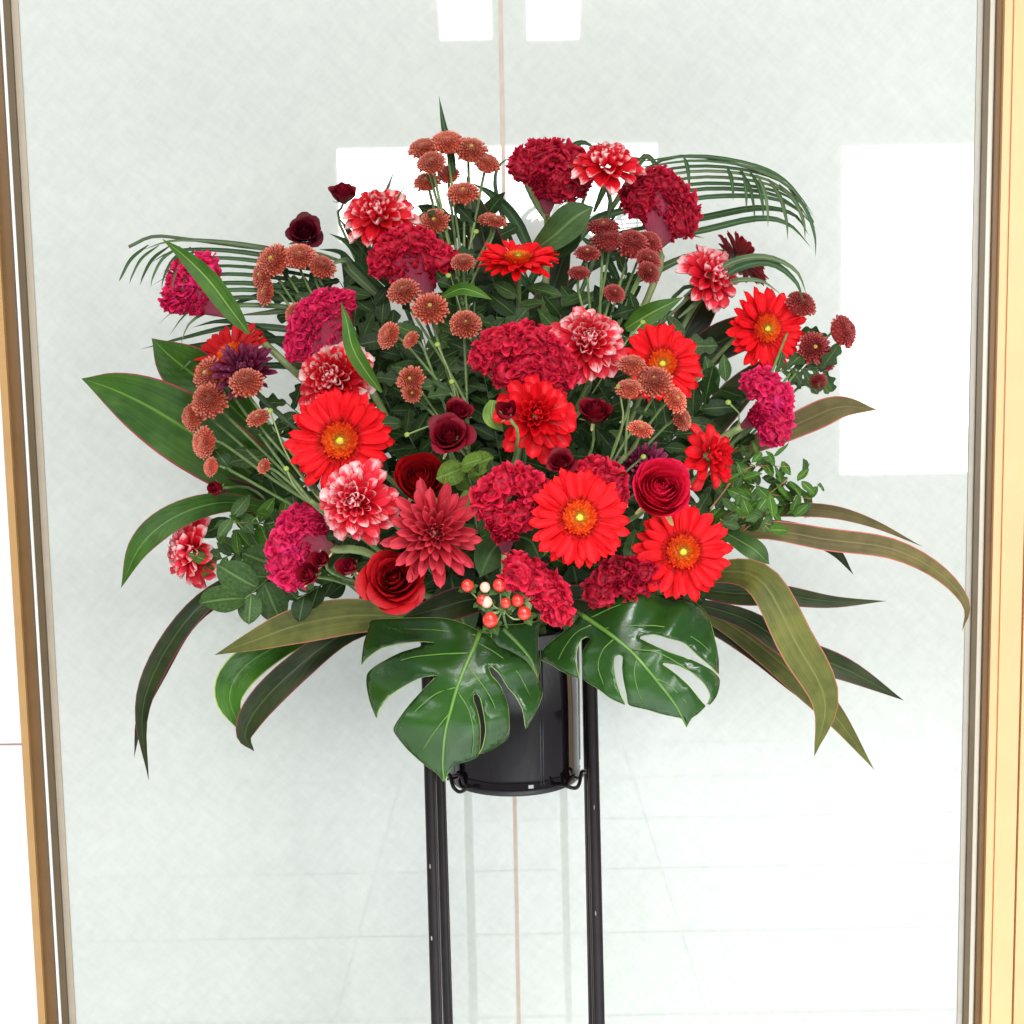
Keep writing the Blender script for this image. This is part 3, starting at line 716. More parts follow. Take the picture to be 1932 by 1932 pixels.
    n = ((sum(P, Vector()) / len(P)) - B).normalized()
    tube('stem', stem_pts(B + n * .012, n, bs, .05), 0.0048, M['stem_pale'], t, 14, 8)
    return t

# ---- pompon chrysanthemum sprays
def pompon_mesh(seed, N_=150, flat=0.5):
    r = random.Random(seed); it = []; N_ = int(N_ * 1.5)
    it.append((I4, [(q[0], [tuple(f) for f in q[1]], [(u, .25 + .3 * v) for u, v in q[2]]) for q in [grid(18, 7, lambda u, v: (math.cos(u * 6.2832) * .86 * math.sin(v * 2.2), -math.sin(u * 6.2832) * .86 * math.sin(v * 2.2), (flat + .02) * math.cos(v * 2.2)))]][0]))
    for i in range(N_):
        q = (i + 1) / N_
        el = 80 - 100 * q ** 1.1 + r.uniform(-9, 9); L = (.16 + .18 * q) * r.uniform(.85, 1.15)
        it.append((petal_m(i * GA, .10 + .66 * q ** .72, flat * (1 - q ** 1.8), R_(el), L, 1, R_(r.uniform(-20, 20))), small_petal(.85, .5, .15)))
    return many('pompon_head', it)
POM = [pompon_mesh(1, 150, .42), pompon_mesh(2, 130, .55), pompon_mesh(3, 100, .30)]
def lobed(name, kind, seed=0):
    r = random.Random(seed); nv = {'mum': 14, 'oval': 6, 'serr': 14, 'lance': 7}[kind]
    def f(u, v):
        s = 2 * u - 1
        if kind == 'mum':
            w_ = 0.30 * math.sin(math.pi * min(1, v * .97 + .03)) ** .7 * (0.55 + .45 * v) * (1 + .38 * math.sin(v * 15 + 1)) + .012
            fold = 0.25
        elif kind == 'serr':
            w_ = 0.36 * math.sin(math.pi * v) ** .6 * (1 + .06 * math.sin(v * 44)) + .01; fold = 0.15
        elif kind == 'lance':
            w_ = 0.13 * math.sin(math.pi * v ** .8) ** .9 + .004; fold = .3
        else:
            w_ = 0.24 * math.sin(math.pi * v ** .9) ** .85 + .008; fold = .25
        z = fold * abs(s) * w_ - 0.22 * v * v + .04 * math.sin(v * 8 + seed) * abs(s)
        return (s * w_, v, z)
    V, F, U = grid(4 if kind != 'mum' else 2, nv, f); return mesh(name, V, F, U, True, None)
LM = [lobed('mum_leaf', 'mum', i) for i in range(3)]; LO = [lobed('oval_leaf', 'oval', i) for i in range(3)]
LS = [lobed('serrate_leaf', 'serr', i) for i in range(2)]; LL = [lobed('lance_leaf', 'lance', i) for i in range(2)]

def leaf_frame(p, d, nrm, L):
    y = d.normalized(); z = nrm - y * nrm.dot(y)
    if z.length < 1e-3: z = Vector((0, -1, 0.01)) - y * y.dot(Vector((0, -1, 0.01)))
    z.normalize(); x = y.cross(z); return Matrix.Translation(p) @ Matrix((x, y, z)).transposed().to_4x4() @ Matrix.Scale(L, 4)
def spray(label, heads, node, leaves=8, mat='pompon', off=0.0, buds=(), lp=46):
    Yn = dome(*node) + off + 0.05; nd = at(node[0], node[1], Yn); b = pot_base()
    t = thing('chrysanthemum_spray', label, 'chrysanthemum', b, 'sprays of small pompon chrysanthemums')
    tube('stem', [nd, nd.lerp(b, .35) + Vector((0, .02, .01)), b.lerp(nd, .25) + Vector((0, .03, .0)), b], 0.0028, M['stem'], t, 12, 6)
    rr = random.Random(int(node[0])); cps = []
    for i, hd in enumerate(heads):
        px, py, R, nx, nu = hd[:5]; tw = hd[5] if len(hd) > 5 else 1.0; oo = hd[6] if len(hd) > 6 else 0
        n = facing(nx, nu, tw); Y = dome(px, py) + off + oo; c = at(px, py, Y); r = R * 1.0 * ps(Y)
        m = frame_mat(c, n, rr.uniform(0, 6), r)
        f = put('flower_head', POM[rr.randrange(3)], M[mat], t, m, 'stuff')
        put('eye', DOME, M['pompon_eye'], f, m @ T4((0, 0, .46)) @ Matrix.Scale(.13, 4))
        put('calyx', CUP, M['stem'], t, m @ T4((0, 0, .02)) @ Matrix.Scale(.30, 4))
        j = nd.lerp(b, rr.uniform(0, .25)) if i else nd
        cps.append([c - n * r * .25, c - n * r * .25 - n * .02, j.lerp(c, .35) + Vector((0, .008, 0)), j])
        tube('flower_stalk', cps[-1], 0.0017, M['stem'], t, 9, 6)
    for (px, py) in buds:
        Y = dome(px, py) + off; c = at(px, py, Y); o_ = put('bud', DOME, M['bud'], t, frame_mat(c, facing(rr.uniform(-.4, .4), .7), 0, 5.5 * ps(Y)))
        put('calyx', CUP, M['stem_pale'], t, frame_mat(c, facing(0, .7), 0, 5.5 * ps(Y)))
        tube('flower_stalk', [c, c.lerp(nd, .5) + Vector((0, .01, -.01)), nd.lerp(b, .2)], 0.0011, M['stem_pale'], t, 6, 5)
    for i in range(leaves):
        cp = rr.choice(cps) if rr.random() < .62 else [nd, nd.lerp(b, .3), nd.lerp(b, .6)]
        q = rr.uniform(.3, 1.0); p = cr(cp, q); d = Vector((rr.uniform(-1, 1), rr.uniform(-.5, .3), rr.uniform(-.2, .9)))
        put('leaf', rr.choice(LM), M['leaf_mum'] if rr.random() < .65 else M['leaf_dark'], t, leaf_frame(p, d, Vector((rr.uniform(-.5, .5), -1, rr.uniform(0, .9))), rr.uniform(.8, 1.25) * lp * ps(Yn)))
    return t

# ---- ribbon leaves
def ribbon(name, pts, wpx, mat, label, cat, roll=0.0, fold=0.22, base_w=0.35, peak=0.5, seg=22, parent=None, tipw=0.0, twist=0.0, group=None, sides=6, arch=0.0):
    P = [at(x, y, Y) for x, y, Y in pts]; W = wpx * ps(pts[len(pts) // 2][2])
    def f(u, v):
        s = 2 * u - 1; p = cr(P, v); T = (cr(P, min(v + .015, 1)) - cr(P, max(v - .015, 0))).normalized()
        x = T.cross(Vector((0, -1, 0)))
        if x.length < .05: x = T.cross(Vector((0, -.7, .7)))
        x.normalize(); z = x.cross(T).normalized()
        a = roll + twist * v; x2 = x * math.cos(a) + z * math.sin(a); z2 = z * math.cos(a) - x * math.sin(a)
        if v < peak: w_ = base_w + (1 - base_w) * math.sin(v / peak * math.pi / 2)
        else: w_ = max(tipw, math.cos((v - peak) / (1 - peak) * math.pi / 2) ** 1.1)
        w_ *= W / 2
        wob = .05 * W * math.sin(v * 11 + pts[0][0]) * s
        return p + x2 * s * w_ + z2 * (fold * abs(s) ** 1.3 * w_ + wob * (1 - abs(2 * v - 1)))
    V, F, U = grid(sides, seg, f)
    o = local_mesh_obj(name, V, F, U, M[mat], parent)
    if parent is None: tag(o, label, cat, group)
    return o
gc = 'cordyline blades fanning from the bouquet'
def cordy(pts, w_, mat, label, **kw): return ribbon('cordyline_leaf', pts, w_, mat, label, 'leaf', group=gc, **kw)
cordy([(610, 1010, .07), (490, 905, .05), (385, 832, .03), (290, 772, .01), (215, 735, .0), (153, 714, 0.01)], 134, 'cordy_green', 'broad bright green blade with red edges pointing far left, the widest leaf', base_w=.5, peak=.45, fold=.15)
cordy([(560, 900, .09), (450, 780, .08), (375, 715, .07), (325, 675, .06), (286, 638, .05)], 100, 'cordy_green', 'green blade with folded pale tip above the widest left leaf', peak=.55, fold=.2)
cordy([(600, 1010, .05), (480, 940, .05), (410, 925, .04), (470, 960, .05)], 50, 'cordy_dark', 'dark blade end tucked under the widest left leaf', base_w=.6)
cordy([(520, 960, .02), (420, 948, -.01), (330, 975, -.04), (265, 1030, -.06), (228, 1110, -.06)], 52, 'cordy_green', 'green blade arching down on the left beside the white-tipped dahlia', peak=.6, fold=.25)
cordy([(560, 1075, .0), (455, 1092, -.05), (370, 1150, -.09), (300, 1250, -.10), (268, 1350, -.10), (281, 1474, -.10)], 42, 'cordy_dark', 'long dark red-edged blade hanging lowest on the far left', peak=.55, fold=.3)
cordy([(560, 1090, .02), (430, 1125, -.02), (355, 1175, -.06), (300, 1270, -.07), (265, 1350, -.07), (253, 1430, -.07)], 30, 'cordy_dark', 'narrow dark blade hanging behind the lowest left blade', peak=.5, fold=.3, roll=.5)
cordy([(860, 1190, -.06), (760, 1165, -.09), (660, 1162, -.12), (560, 1180, -.14), (480, 1208, -.14), (404, 1236, -.13)], 74, 'cordy_olive', 'broad olive blade lying almost level left of the cut-leaf foliage', peak=.5, fold=.12, roll=.1)
cordy([(640, 1170, .0), (530, 1215, -.05), (458, 1262, -.08), (433, 1320, -.09), (465, 1392, -.09)], 68, 'cordy_lime', 'glossy green blade with lime edge curling under the olive blade', peak=.55, fold=.25)
cordy([(760, 1165, -.02), (650, 1195, -.06), (560, 1260, -.09), (490, 1330, -.10), (462, 1385, -.10), (480, 1418, -.10)], 58, 'cordy_dark', 'dark green blade with split curled tip left of the vase', peak=.5, fold=.3)
# right side
cordy([(1340, 870, .05), (1440, 830, .04), (1520, 793, .03), (1585, 768, .02), (1655, 773, .02)], 52, 'cordy_brown', 'olive brown blade with pink tip pointing right beside the cockscomb', peak=.6, fold=.2)
cordy([(1330, 985, .02), (1440, 965, .0), (1550, 963, -.02), (1640, 985, -.03), (1742, 1032, -.03)], 27, 'cordy_brown', 'thin brown blade pointing right, topmost of the low right fan', peak=.45, fold=.3)
cordy([(1340, 1020, -.02), (1440, 1000, -.06), (1560, 1018, -.08), (1680, 1035, -.09), (1770, 1080, -.09), (1822, 1140, -.09), (1815, 1192, -.09)], 44, 'cordy_brown', 'longest brown pink-edged blade drooping at the far right', peak=.35, fold=.3, roll=.15)
cordy([(1400, 985, .05), (1500, 1000, .03), (1570, 1035, .02), (1611, 1085, .02)], 30, 'cordy_dark', 'short brown blade tip showing under the longest right blade', peak=.4)
cordy([(1260, 1100, .0), (1370, 1118, -.03), (1470, 1122, -.05), (1570, 1135, -.06), (1673, 1134, -.06)], 44, 'cordy_dark', 'dark green blade pointing level to the right below the gerbera', peak=.35, fold=.3)
cordy([(1270, 1130, .02), (1400, 1165, .0), (1500, 1225, -.03), (1600, 1265, -.05), (1706, 1322, -.05)], 52, 'cordy_dark', 'dark blade reaching down right to a blunt tip behind the olive blade', peak=.6, fold=.25)
cordy([(1260, 1120, .04), (1380, 1180, .03), (1490, 1265, .01), (1570, 1345, .0), (1650, 1453, .0)], 56, 'cordy_olive', 'olive blade with the lowest tip on the right', peak=.55, fold=.2)
cordy([(1250, 1150, .05), (1350, 1175, .04), (1430, 1225, .03), (1510, 1300, .02), (1560, 1350, .02)], 52, 'cordy_dark', 'blackish blade underneath the wide olive blade on the right', peak=.4, fold=.3)
cordy([(1290, 1100, -.06), (1370, 1078, -.12), (1440, 1100, -.16), (1500, 1210, -.18), (1556, 1320, -.18), (1536, 1428, -.17)], 74, 'cordy_olive', 'wide olive blade with pink edge drooping in front on the right', peak=.62, fold=.15, base_w=.3)
# the dark broad leaves behind the right flowers
cordy([(1150, 900, .17), (1260, 690, .17), (1330, 560, .17), (1390, 470, .17)], 70, 'cordy_dark', 'broad dark brownish blade standing behind the upper right dahlia', peak=.5, fold=.15)
cordy([(1200, 850, .17), (1310, 680, .17), (1420, 620, .16), (1520, 590, .16)], 70, 'cordy_dark', 'dark blade crossing behind the upper right gerbera', peak=.5)
cordy([(1180, 950, .17), (1300, 840, .16), (1400, 730, .16), (1480, 660, .16)], 64, 'cordy_dark', 'dark blade rising behind the right cockscomb', peak=.5)
cordy([(1000, 1000, .17), (960, 700, .17), (920, 480, .17), (880, 330, .17)], 84, 'cordy_dark', 'dark upright blade behind the topmost pompon cluster', peak=.5, fold=.2)
cordy([(1010, 1000, .19), (1010, 700, .19), (1040, 560, .19), (1080, 440, .19)], 70, 'cordy_dark', 'dark upright blade behind the central crest', peak=.5, fold=.2)
cordy([(900, 1000, .19), (800, 760, .19), (700, 600, .19), (640, 470, .19)], 80, 'cordy_dark', 'dark upright blade leaning left behind the magenta crest', peak=.5, fold=.2)
cordy([(858, 330, .1), (850, 290, .1), (838, 240, .1), (828, 180, .1)], 15, 'palm', 'single dark green spike standing above everything', peak=.4, fold=.4)

# ---- palm fronds
gp = 'palm fronds at the back of the bouquet'
def frond(label, rachis, leaflets, mat='palm', rr_=0.0022):
    P = [at(*q) for q in rachis]; t = thing('palm_frond', label, 'palm frond', P[0], gp)
    tube('rachis', P, rr_, M['palm_pale'], t, 16, 6)
    for pts, w_ in leaflets:
        ribbon('leaflet', pts, w_, mat if rnd.random() < .75 else 'palm_pale', None, None, parent=t, seg=14, sides=2, fold=.5, peak=.3, base_w=.3, roll=rnd.uniform(-.5, .5), twist=rnd.uniform(-.4, .4))
    return t
Yp = 0.22
# upper right frond: long leaflets sweeping right and short ones hanging from the rachis
lf = []
A_ = [294, 303, 313, 323, 334, 346, 358, 374, 411, 437]; B_ = [312, 318, 325, 333, 342, 352, 361, 371, 391, 413]
C_ = [345, 350, 357, 365, 370, 376, 382, 388, 403, 424]; D_ = [402, 406, 410, 416, 420, 426, 430, 434, 446, 470]
for i in range(10):
    lf.append(([(1200 - (40 if i > 7 else 0), A_[i] + 12 + 2 * i, Yp), (1317, A_[i], Yp - .02), (1427, B_[i], Yp - .03), (1488 + (i % 3) * 4, C_[i], Yp - .03), (1528 + (i % 4) * 5, D_[i], Yp - .02)], (6, 5, 6, 6, 6, 7, 8, 9, 14, 13)[i]))
for x0, y0_, x1, y1_ in ((1372, 316, 1383, 380), (1395, 320, 1423, 424), (1415, 324, 1440, 418), (1428, 330, 1449, 430), (1450, 338, 1486, 454), (1470, 348, 1519, 454), (1488, 356, 1539, 487), (1400, 322, 1408, 400), (1290, 296, 1300, 360)):
    lf.append(([(x0, y0_, Yp - .03), (x0 + (x1 - x0) * .62, y0_ + (y1_ - y0_) * .3, Yp - .05), (x0 + (x1 - x0) * .95, y0_ + (y1_ - y0_) * .68, Yp - .06), (x1, y1_, Yp - .06)], 8))
frond('arching palm frond with a comb of thin leaflets at the upper right', [(1040, 620, Yp + .02), (1110, 480, Yp + .02), (1165, 400, Yp + .01), (1215, 322, Yp), (1290, 294, Yp), (1400, 312, Yp - .03), (1490, 352, Yp - .04), (1534, 420, Yp - .03)], lf)
# centre back frond
lf = [([(1010, 560, Yp), (960, 440, Yp), (935, 350, Yp), (950, 305, Yp), (1000, 298, Yp)], 9),
      ([(1020, 520, Yp), (975, 420, Yp), (930, 370, Yp), (890, 345, Yp)], 22),
      ([(1015, 560, Yp), (960, 500, Yp), (900, 440, Yp), (820, 400, Yp), (770, 420, Yp)], 20),
      ([(1050, 440, Yp), (1010, 380, Yp), (990, 320, Yp), (1030, 280, Yp), (1090, 268, Yp)], 16),
      ([(1090, 420, Yp), (1070, 340, Yp), (1075, 285, Yp), (1100, 268, Yp), (1130, 285, Yp)], 18),
      ([(1120, 400, Yp), (1150, 330, Yp), (1180, 300, Yp), (1225, 300, Yp)], 16),
      ([(1130, 430, Yp), (1180, 350, Yp), (1215, 295, Yp), (1240, 315, Yp), (1245, 350, Yp)], 14),
      ([(1080, 470, Yp), (1120, 420, Yp), (1170, 400, Yp), (1240, 395, Yp)], 18),
      ([(1050, 560, Yp), (1120, 500, Yp), (1200, 470, Yp), (1270, 440, Yp), (1330, 450, Yp)], 20),
      ([(1040, 600, Yp), (1120, 560, Yp), (1220, 520, Yp), (1310, 480, Yp), (1400, 470, Yp)], 20),
      ([(1000, 600, Yp), (930, 550, Yp), (860, 500, Yp), (800, 490, Yp)], 20),
      ([(1000, 650, Yp), (930, 620, Yp), (850, 580, Yp), (760, 570, Yp)], 20),
      ([(1060, 640, Yp), (1140, 600, Yp), (1230, 590, Yp), (1320, 590, Yp)], 20),
      ([(1100, 450, Yp), (1140, 480, Yp), (1170, 540, Yp), (1180, 600, Yp)], 18),
      ([(1050, 480, Yp), (1020, 500, Yp), (990, 560, Yp), (985, 620, Yp)], 16)]
frond('palm frond spreading behind the two topmost crests', [(990, 760, Yp + .02), (1015, 620, Yp + .01), (1055, 480, Yp), (1100, 380, Yp), (1120, 300, Yp)], lf)
# right low frond
lf = [([(1290, 560, .1), (1370, 500, .08), (1440, 485, .07), (1500, 510, .06), (1524, 562, .06)], 13),
      ([(1300, 580, .1), (1380, 512, .08), (1450, 496, .07), (1500, 530, .06), (1517, 575, .06)], 15),
      ([(1280, 600, .1), (1360, 540, .09), (1430, 530, .08), (1480, 560, .07)], 12)]
frond('small group of palm leaflets arching over the upper right gerbera', [(1180, 700, .1), (1240, 620, .1), (1300, 560, .1)], lf)
# left frond
lf = []
for i in range(9):
    y = 470 + 13 * i
    lf.append(([(640 - 6 * i, y + 20, .12), (540, y + 5, .1), (430, y - 12 + 2 * i, .08), (330 + 4 * i, y - 16 + 6 * i, .06), (262 + 6 * i + (i % 3) * 14, y + 4 + 10 * i, .05)], 9.5))
for i in range(7):
    x = 400 - 20 * i
    lf.append(([(x, 468 - i, .07), (x - 32, 488, .05), (x - 50, 520, .04), (x - 56, 556 - 4 * i, .04)], 6))
frond('palm frond reaching left above the left crest', [(700, 520, .12), (600, 478, .11), (480, 468, .09), (360, 452, .07), (290, 446, .06), (243, 466, .05)], lf)
lf = []
for i, (x, y, w_) in enumerate(((745, 318, 20), (770, 342, 18), (660, 398, 22), (640, 412, 22), (620, 440, 22), (700, 380, 18), (600, 470, 20), (610, 505, 20))):
    lf.append(([(760 - 4 * i, 520 + 8 * i, .12), (720 - 8 * i, 470 + 6 * i, .11), ((x + 700) / 2 - 5, (y + 480) / 2, .1), (x, y, .08)], w_))
frond('palm leaflets fanning up behind the upper left dahlia', [(860, 760, .13), (800, 600, .13), (740, 500, .12), (700, 420, .11)], lf)
lf = [([(620, 640, .11), (540, 622, .1), (440, 618, .09), (340, 640, .08), (262, 660, .07)], 14),
      ([(640, 660, .11), (560, 640, .1), (470, 642, .09), (380, 650, .08), (320, 662, .07), (290, 690, .07)], 16),
      ([(600, 700, .11), (520, 640, .1), (460, 610, .09), (410, 606, .08), (362, 618, .08)], 14),
      ([(640, 700, .11), (560, 690, .1), (480, 690, .1), (420, 705, .09)], 14),
      ([(640, 600, .12), (560, 585, .11), (500, 590, .1), (440, 596, .1)], 13),
      ([(640, 560, .12), (570, 552, .11), (500, 556, .1), (450, 570, .1), (400, 600, .1)], 13),
      ([(420, 640, .08), (380, 660, .07), (350, 690, .06), (338, 700, .06)], 6)]
frond('palm frond low on the left behind the dark red gerbera', [(860, 860, .13), (760, 760, .13), (680, 680, .12), (600, 640, .11)], lf)

# ------------------------------------------------------------------ filler foliage
def sprig(label, cat, end, n_leaf, L, leafset, mats, stemmat='stem_dark', off=0.08, start=None, bend=0, spreadq=0.25, name='foliage_sprig', group='leafy sprigs filling the bouquet', jitter=1.0, r=0.0016, face=-1.0, scat=0.0):
    Y = dome(*end) + off; e = at(end[0], end[1], Y); b = at(*start) if start else pot_base()
    mid = b.lerp(e, .5) + Vector((bend, .03, 0.02)); P = [b, mid, e]
    t = thing(name, label, cat, b, group); rr = random.Random(int(end[0] * 5 + end[1]))
    tube('stem', P, lambda q: r * (1 - .6 * q), M[stemmat], t, 12, 5)
    if scat:
        for i in range(6):
            a_ = cr(P, rr.uniform(.3, .95)); tube('twig', [a_, a_ + Vector((rr.uniform(-1, 1), rr.uniform(-.6, .6), rr.uniform(-1, 1))) * scat], r * .6, M[stemmat], t, 3, 5)
    for i in range(n_leaf):
        q = spreadq + (1 - spreadq) * (i + 1) / n_leaf; p = cr(P, q); T = (cr(P, min(1, q + .03)) - cr(P, max(0, q - .03))).normalized()
        if scat: p = p + Vector((rr.uniform(-1, 1), rr.uniform(-.8, .8), rr.uniform(-1, 1))) * scat
        sd = (1 if i % 2 else -1); side = T.cross(Vector((0, -1, 0))).normalized() * sd
        d = T * rr.uniform(.3, .9) + side * rr.uniform(.4, 1.0) + Vector((0, rr.uniform(-.5, .25), 0)) * jitter
        if scat: d = Vector((rr.uniform(-1, 1), rr.uniform(-.7, .7), rr.uniform(-1, 1)))
        nr = Vector((rr.uniform(-.6, .6), face, rr.uniform(-.1, .9)))
        put('leaf', rr.choice(leafset), M[rr.choice(mats)], t, leaf_frame(p, d, nr, rr.uniform(.75, 1.2) * L * ps(Y)))
    return t
fill = [(860, 560, 'upright dark leafy sprig between the magenta crest and topmost pompons'), (900, 640, 'dark leafy sprig left of the big central crest'),
        (1180, 520, 'leafy sprig under the upper right pompon cluster'), (1060, 560, 'dark leafy sprig behind the centre top gerbera'),
        (1290, 640, 'dark leafy sprig behind the middle right gerbera'), (740, 640, 'leafy sprig between the two magenta crests'),
        (820, 700, 'dark leafy sprig above the small dark roses'), (660, 600, 'dark leafy sprig behind the left magenta crest'),
        (1150, 760, 'dark leafy sprig around the small rose right of the red dahlia'), (1370, 720, 'dark leafy sprig between the two right gerberas'),
        (1380, 850, 'dark leafy sprig behind the right dahlia'), (540, 760, 'dark leafy sprig left of the biggest gerbera'),
        (500, 860, 'dark leafy sprig behind the left pompon stalks'), (520, 950, 'dark leafy sprig above the low left crest'),
        (560, 560, 'leafy sprig under the upper left pompon cluster'), (980, 560, 'dark leafy sprig right under the centre top gerbera'),
        (760, 800, 'dark leafy sprig beside the biggest gerbera on its right'), (1050, 850, 'dark leafy sprig under the plain red dahlia'),
        (900, 1000, 'dark leafy sprig between mum and low central crest'), (1200, 1010, 'dark leafy sprig behind the big pink-red rose'),
        (1350, 960, 'dark leafy sprig behind the lowest right gerbera'), (1240, 800, 'dark leafy sprig below the middle right gerbera'),
        (700, 1060, 'dark leafy sprig around the low left rose'), (880, 460, 'dark leafy sprig below the topmost pompons'),
        (1120, 640, 'dark leafy sprig behind the central white-tipped dahlia'), (440, 980, 'dark leafy sprig at the left edge over the hanging blades')]
fill += [(600, 690, 'leafy sprig between palm leaflets and the round red dahlia'), (800, 640, 'leafy sprig under the salmon pompons in the middle'), (700, 560, 'leafy sprig beside the arched magenta crest'),
         (640, 530, 'leafy sprig beside the upper left pompons'), (850, 420, 'leafy sprig beneath the topmost pompons on their left'), (905, 400, 'leafy sprig beneath the topmost pompons on their right'), (1100, 590, 'leafy sprig above the central white-tipped dahlia'),
         (1200, 600, 'leafy sprig above the middle right gerbera'), (1330, 760, 'leafy sprig right of the middle right gerbera'), (760, 720, 'leafy sprig around the paired pompons left of centre'), (1180, 840, 'leafy sprig above the pink-red rose'), (950, 620, 'leafy sprig behind the wide central crest')]
for i, (x, y, lb) in enumerate(fill):
    dk = i % 3
    sprig(lb, 'foliage', (x, y), 27, 64, LM + LO if dk else LO, ['leaf_dark', 'leaf_dark', 'leaf_mum'] if dk else ['leaf_dark', 'leaf_mid', 'leaf_dark'], off=0.09 + .02 * dk, spreadq=.22)
for i, (x, y, lb) in enumerate([(830, 1080, 'deep green leaf sprig behind the low red mum'), (1070, 1060, 'deep green leaf sprig below the low centre gerbera'), (960, 1010, 'deep green leaf sprig behind the low central crest'),
        (720, 960, 'deep green leaf sprig behind the low left dahlia'), (620, 1020, 'deep green leaf sprig behind the low left crest'), (1280, 1090, 'deep green leaf sprig behind the lowest right gerbera petals'),
        (900, 900, 'deep green leaf sprig in the heart of the bouquet'), (1120, 960, 'deep green leaf sprig behind the low centre gerbera')]):
    sprig(lb, 'foliage', (x, y), 22, 62, LO + LS, ['leaf_dark'], off=0.12, spreadq=.1)
# special leaf sprigs
sprig('bright green small-leaved sprig at the right above the brown blades', 'foliage', (1530, 940), 56, 40, LO + LL, ['leaf_bright', 'leaf_bright', 'leaf_mid'], 'twig', off=-.04, start=(1330, 1010, -.12), bend=0, spreadq=.2, r=.0014, scat=.022)
sprig('upper twig of small bright leaves beside the right dahlia', 'foliage', (1490, 880), 40, 36, LO + LL, ['leaf_bright', 'leaf_mid'], 'twig', off=-.03, start=(1340, 960, -.1), spreadq=.3, r=.0012, scat=.020)
sprig('short twig with bright leaf tips above the lowest right gerbera', 'foliage', (1455, 990), 20, 44, LO, ['leaf_bright', 'leaf_mid'], 'twig', off=-.07, start=(1320, 1040, -.14), spreadq=.35, r=.0012, scat=.014)
sprig('bright green sprig of pointed leaves right of the far left dahlia', 'foliage', (430, 985), 22, 50, LO, ['leaf_bright', 'leaf_mid'], 'stem', off=-.05, start=(600, 1080, -.05), spreadq=.3, scat=.014)
sprig('small leafy sprig under the far left dahlia', 'foliage', (400, 1060), 14, 48, LO, ['leaf_mid', 'leaf_bright'], 'stem', off=-.04, start=(580, 1080, -.04), spreadq=.35)
sprig('rounded serrated rose leaves hanging over the hanging left blades', 'foliage', (462, 1130), 8, 78, LS, ['leaf_mid'], 'stem', off=-.1, start=(600, 1090, -.08), spreadq=.4, jitter=.4)
sprig('light green rose leaves below the small dark rose in the centre', 'foliage', (868, 875), 7, 60, LS, ['leaf_rose'], 'stem', off=-.02, start=(900, 1000, -.16), spreadq=.3)
sprig('light green leaves right of the centre above the low crest', 'foliage', (945, 890), 8, 52, LS, ['leaf_rose', 'leaf_mid'], 'stem', off=.0, start=(900, 1010, -.14), spreadq=.3)
sprig('small leafy rose twig under the low left rose', 'foliage', (560, 1130), 8, 46, LS, ['leaf_mid', 'leaf_dark'], 'stem', off=-.05, start=(700, 1140, -.1), spreadq=.3)
sprig('dark leaves under the upper right pompons at the far right', 'foliage', (1555, 700), 10, 52, LM, ['leaf_mid', 'leaf_mum'], 'stem', off=.0, start=(1400, 760, .0), spreadq=.4)

def one_leaf(pts, w_, mat, label, **kw): return ribbon('broad_leaf', pts, w_, mat, label, 'leaf', group='single leaves in the bouquet', **kw)
one_leaf([(1010, 470, .06), (1045, 445, .04), (1085, 410, .03), (1120, 390, .03)], 62, 'leaf_mid', 'oval olive green leaf between the two topmost crests', peak=.6)
one_leaf([(1000, 480, .07), (1060, 465, .06), (1100, 430, .06)], 40, 'leaf_dark', 'dark leaf under the oval olive leaf near the top', peak=.6)
one_leaf([(470, 630, -.05), (440, 590, -.06), (395, 530, -.07), (350, 485, -.07), (305, 450, -.06)], 40, 'leaf_bright', 'slender pointed green leaf crossing in front of the far left crest', peak=.42, base_w=.12, fold=.3)
one_leaf([(720, 740, -.12), (690, 700, -.13), (665, 655, -.14), (655, 610, -.14), (643, 568, -.13)], 31, 'leaf_bright', 'slender pointed leaf standing in front of the left magenta crest', peak=.4, base_w=.15, fold=.3)
one_leaf([(835, 560, -.04), (870, 545, -.06), (900, 552, -.07), (930, 566, -.07)], 24, 'leaf_bright', 'small bright green leaf under the centre top gerbera', peak=.4)
one_leaf([(1180, 620, .0), (1230, 590, -.01), (1290, 560, -.01)], 40, 'leaf_bright', 'fresh green leaf left of the upper right dahlia', peak=.4)
one_leaf([(880, 925, -.24), (876, 955, -.25), (884, 985, -.25)], 22, 'leaf_rose', 'little yellow-green leaf hanging over the dusky red mum', peak=.4)
one_leaf([(960, 1000, -.2), (925, 1045, -.22), (905, 1090, -.22)], 60, 'leaf_mid', 'veined green leaf above the red berries', peak=.5)
one_leaf([(1200, 1000, -.18), (1190, 1040, -.2), (1195, 1065, -.2)], 30, 'leaf_mid', 'small green leaf behind the low centre gerbera', peak=.5)
one_leaf([(1360, 1000, -.1), (1420, 1035, -.14), (1452, 1065, -.14)], 40, 'leaf_mid', 'dark two-tone leaf right of the lowest right gerbera', peak=.5)
one_leaf([(960, 1010, -.18), (1000, 1020, -.2), (1020, 1060, -.2)], 60, 'leaf_dark', 'round dark leaf between low crest and low centre gerbera', peak=.5)
one_leaf([(930, 755, -.22), (928, 785, -.22), (950, 815, -.22)], 34, 'leaf_rose', 'yellow-green leaf beside the round bud on the red dahlia', peak=.5)

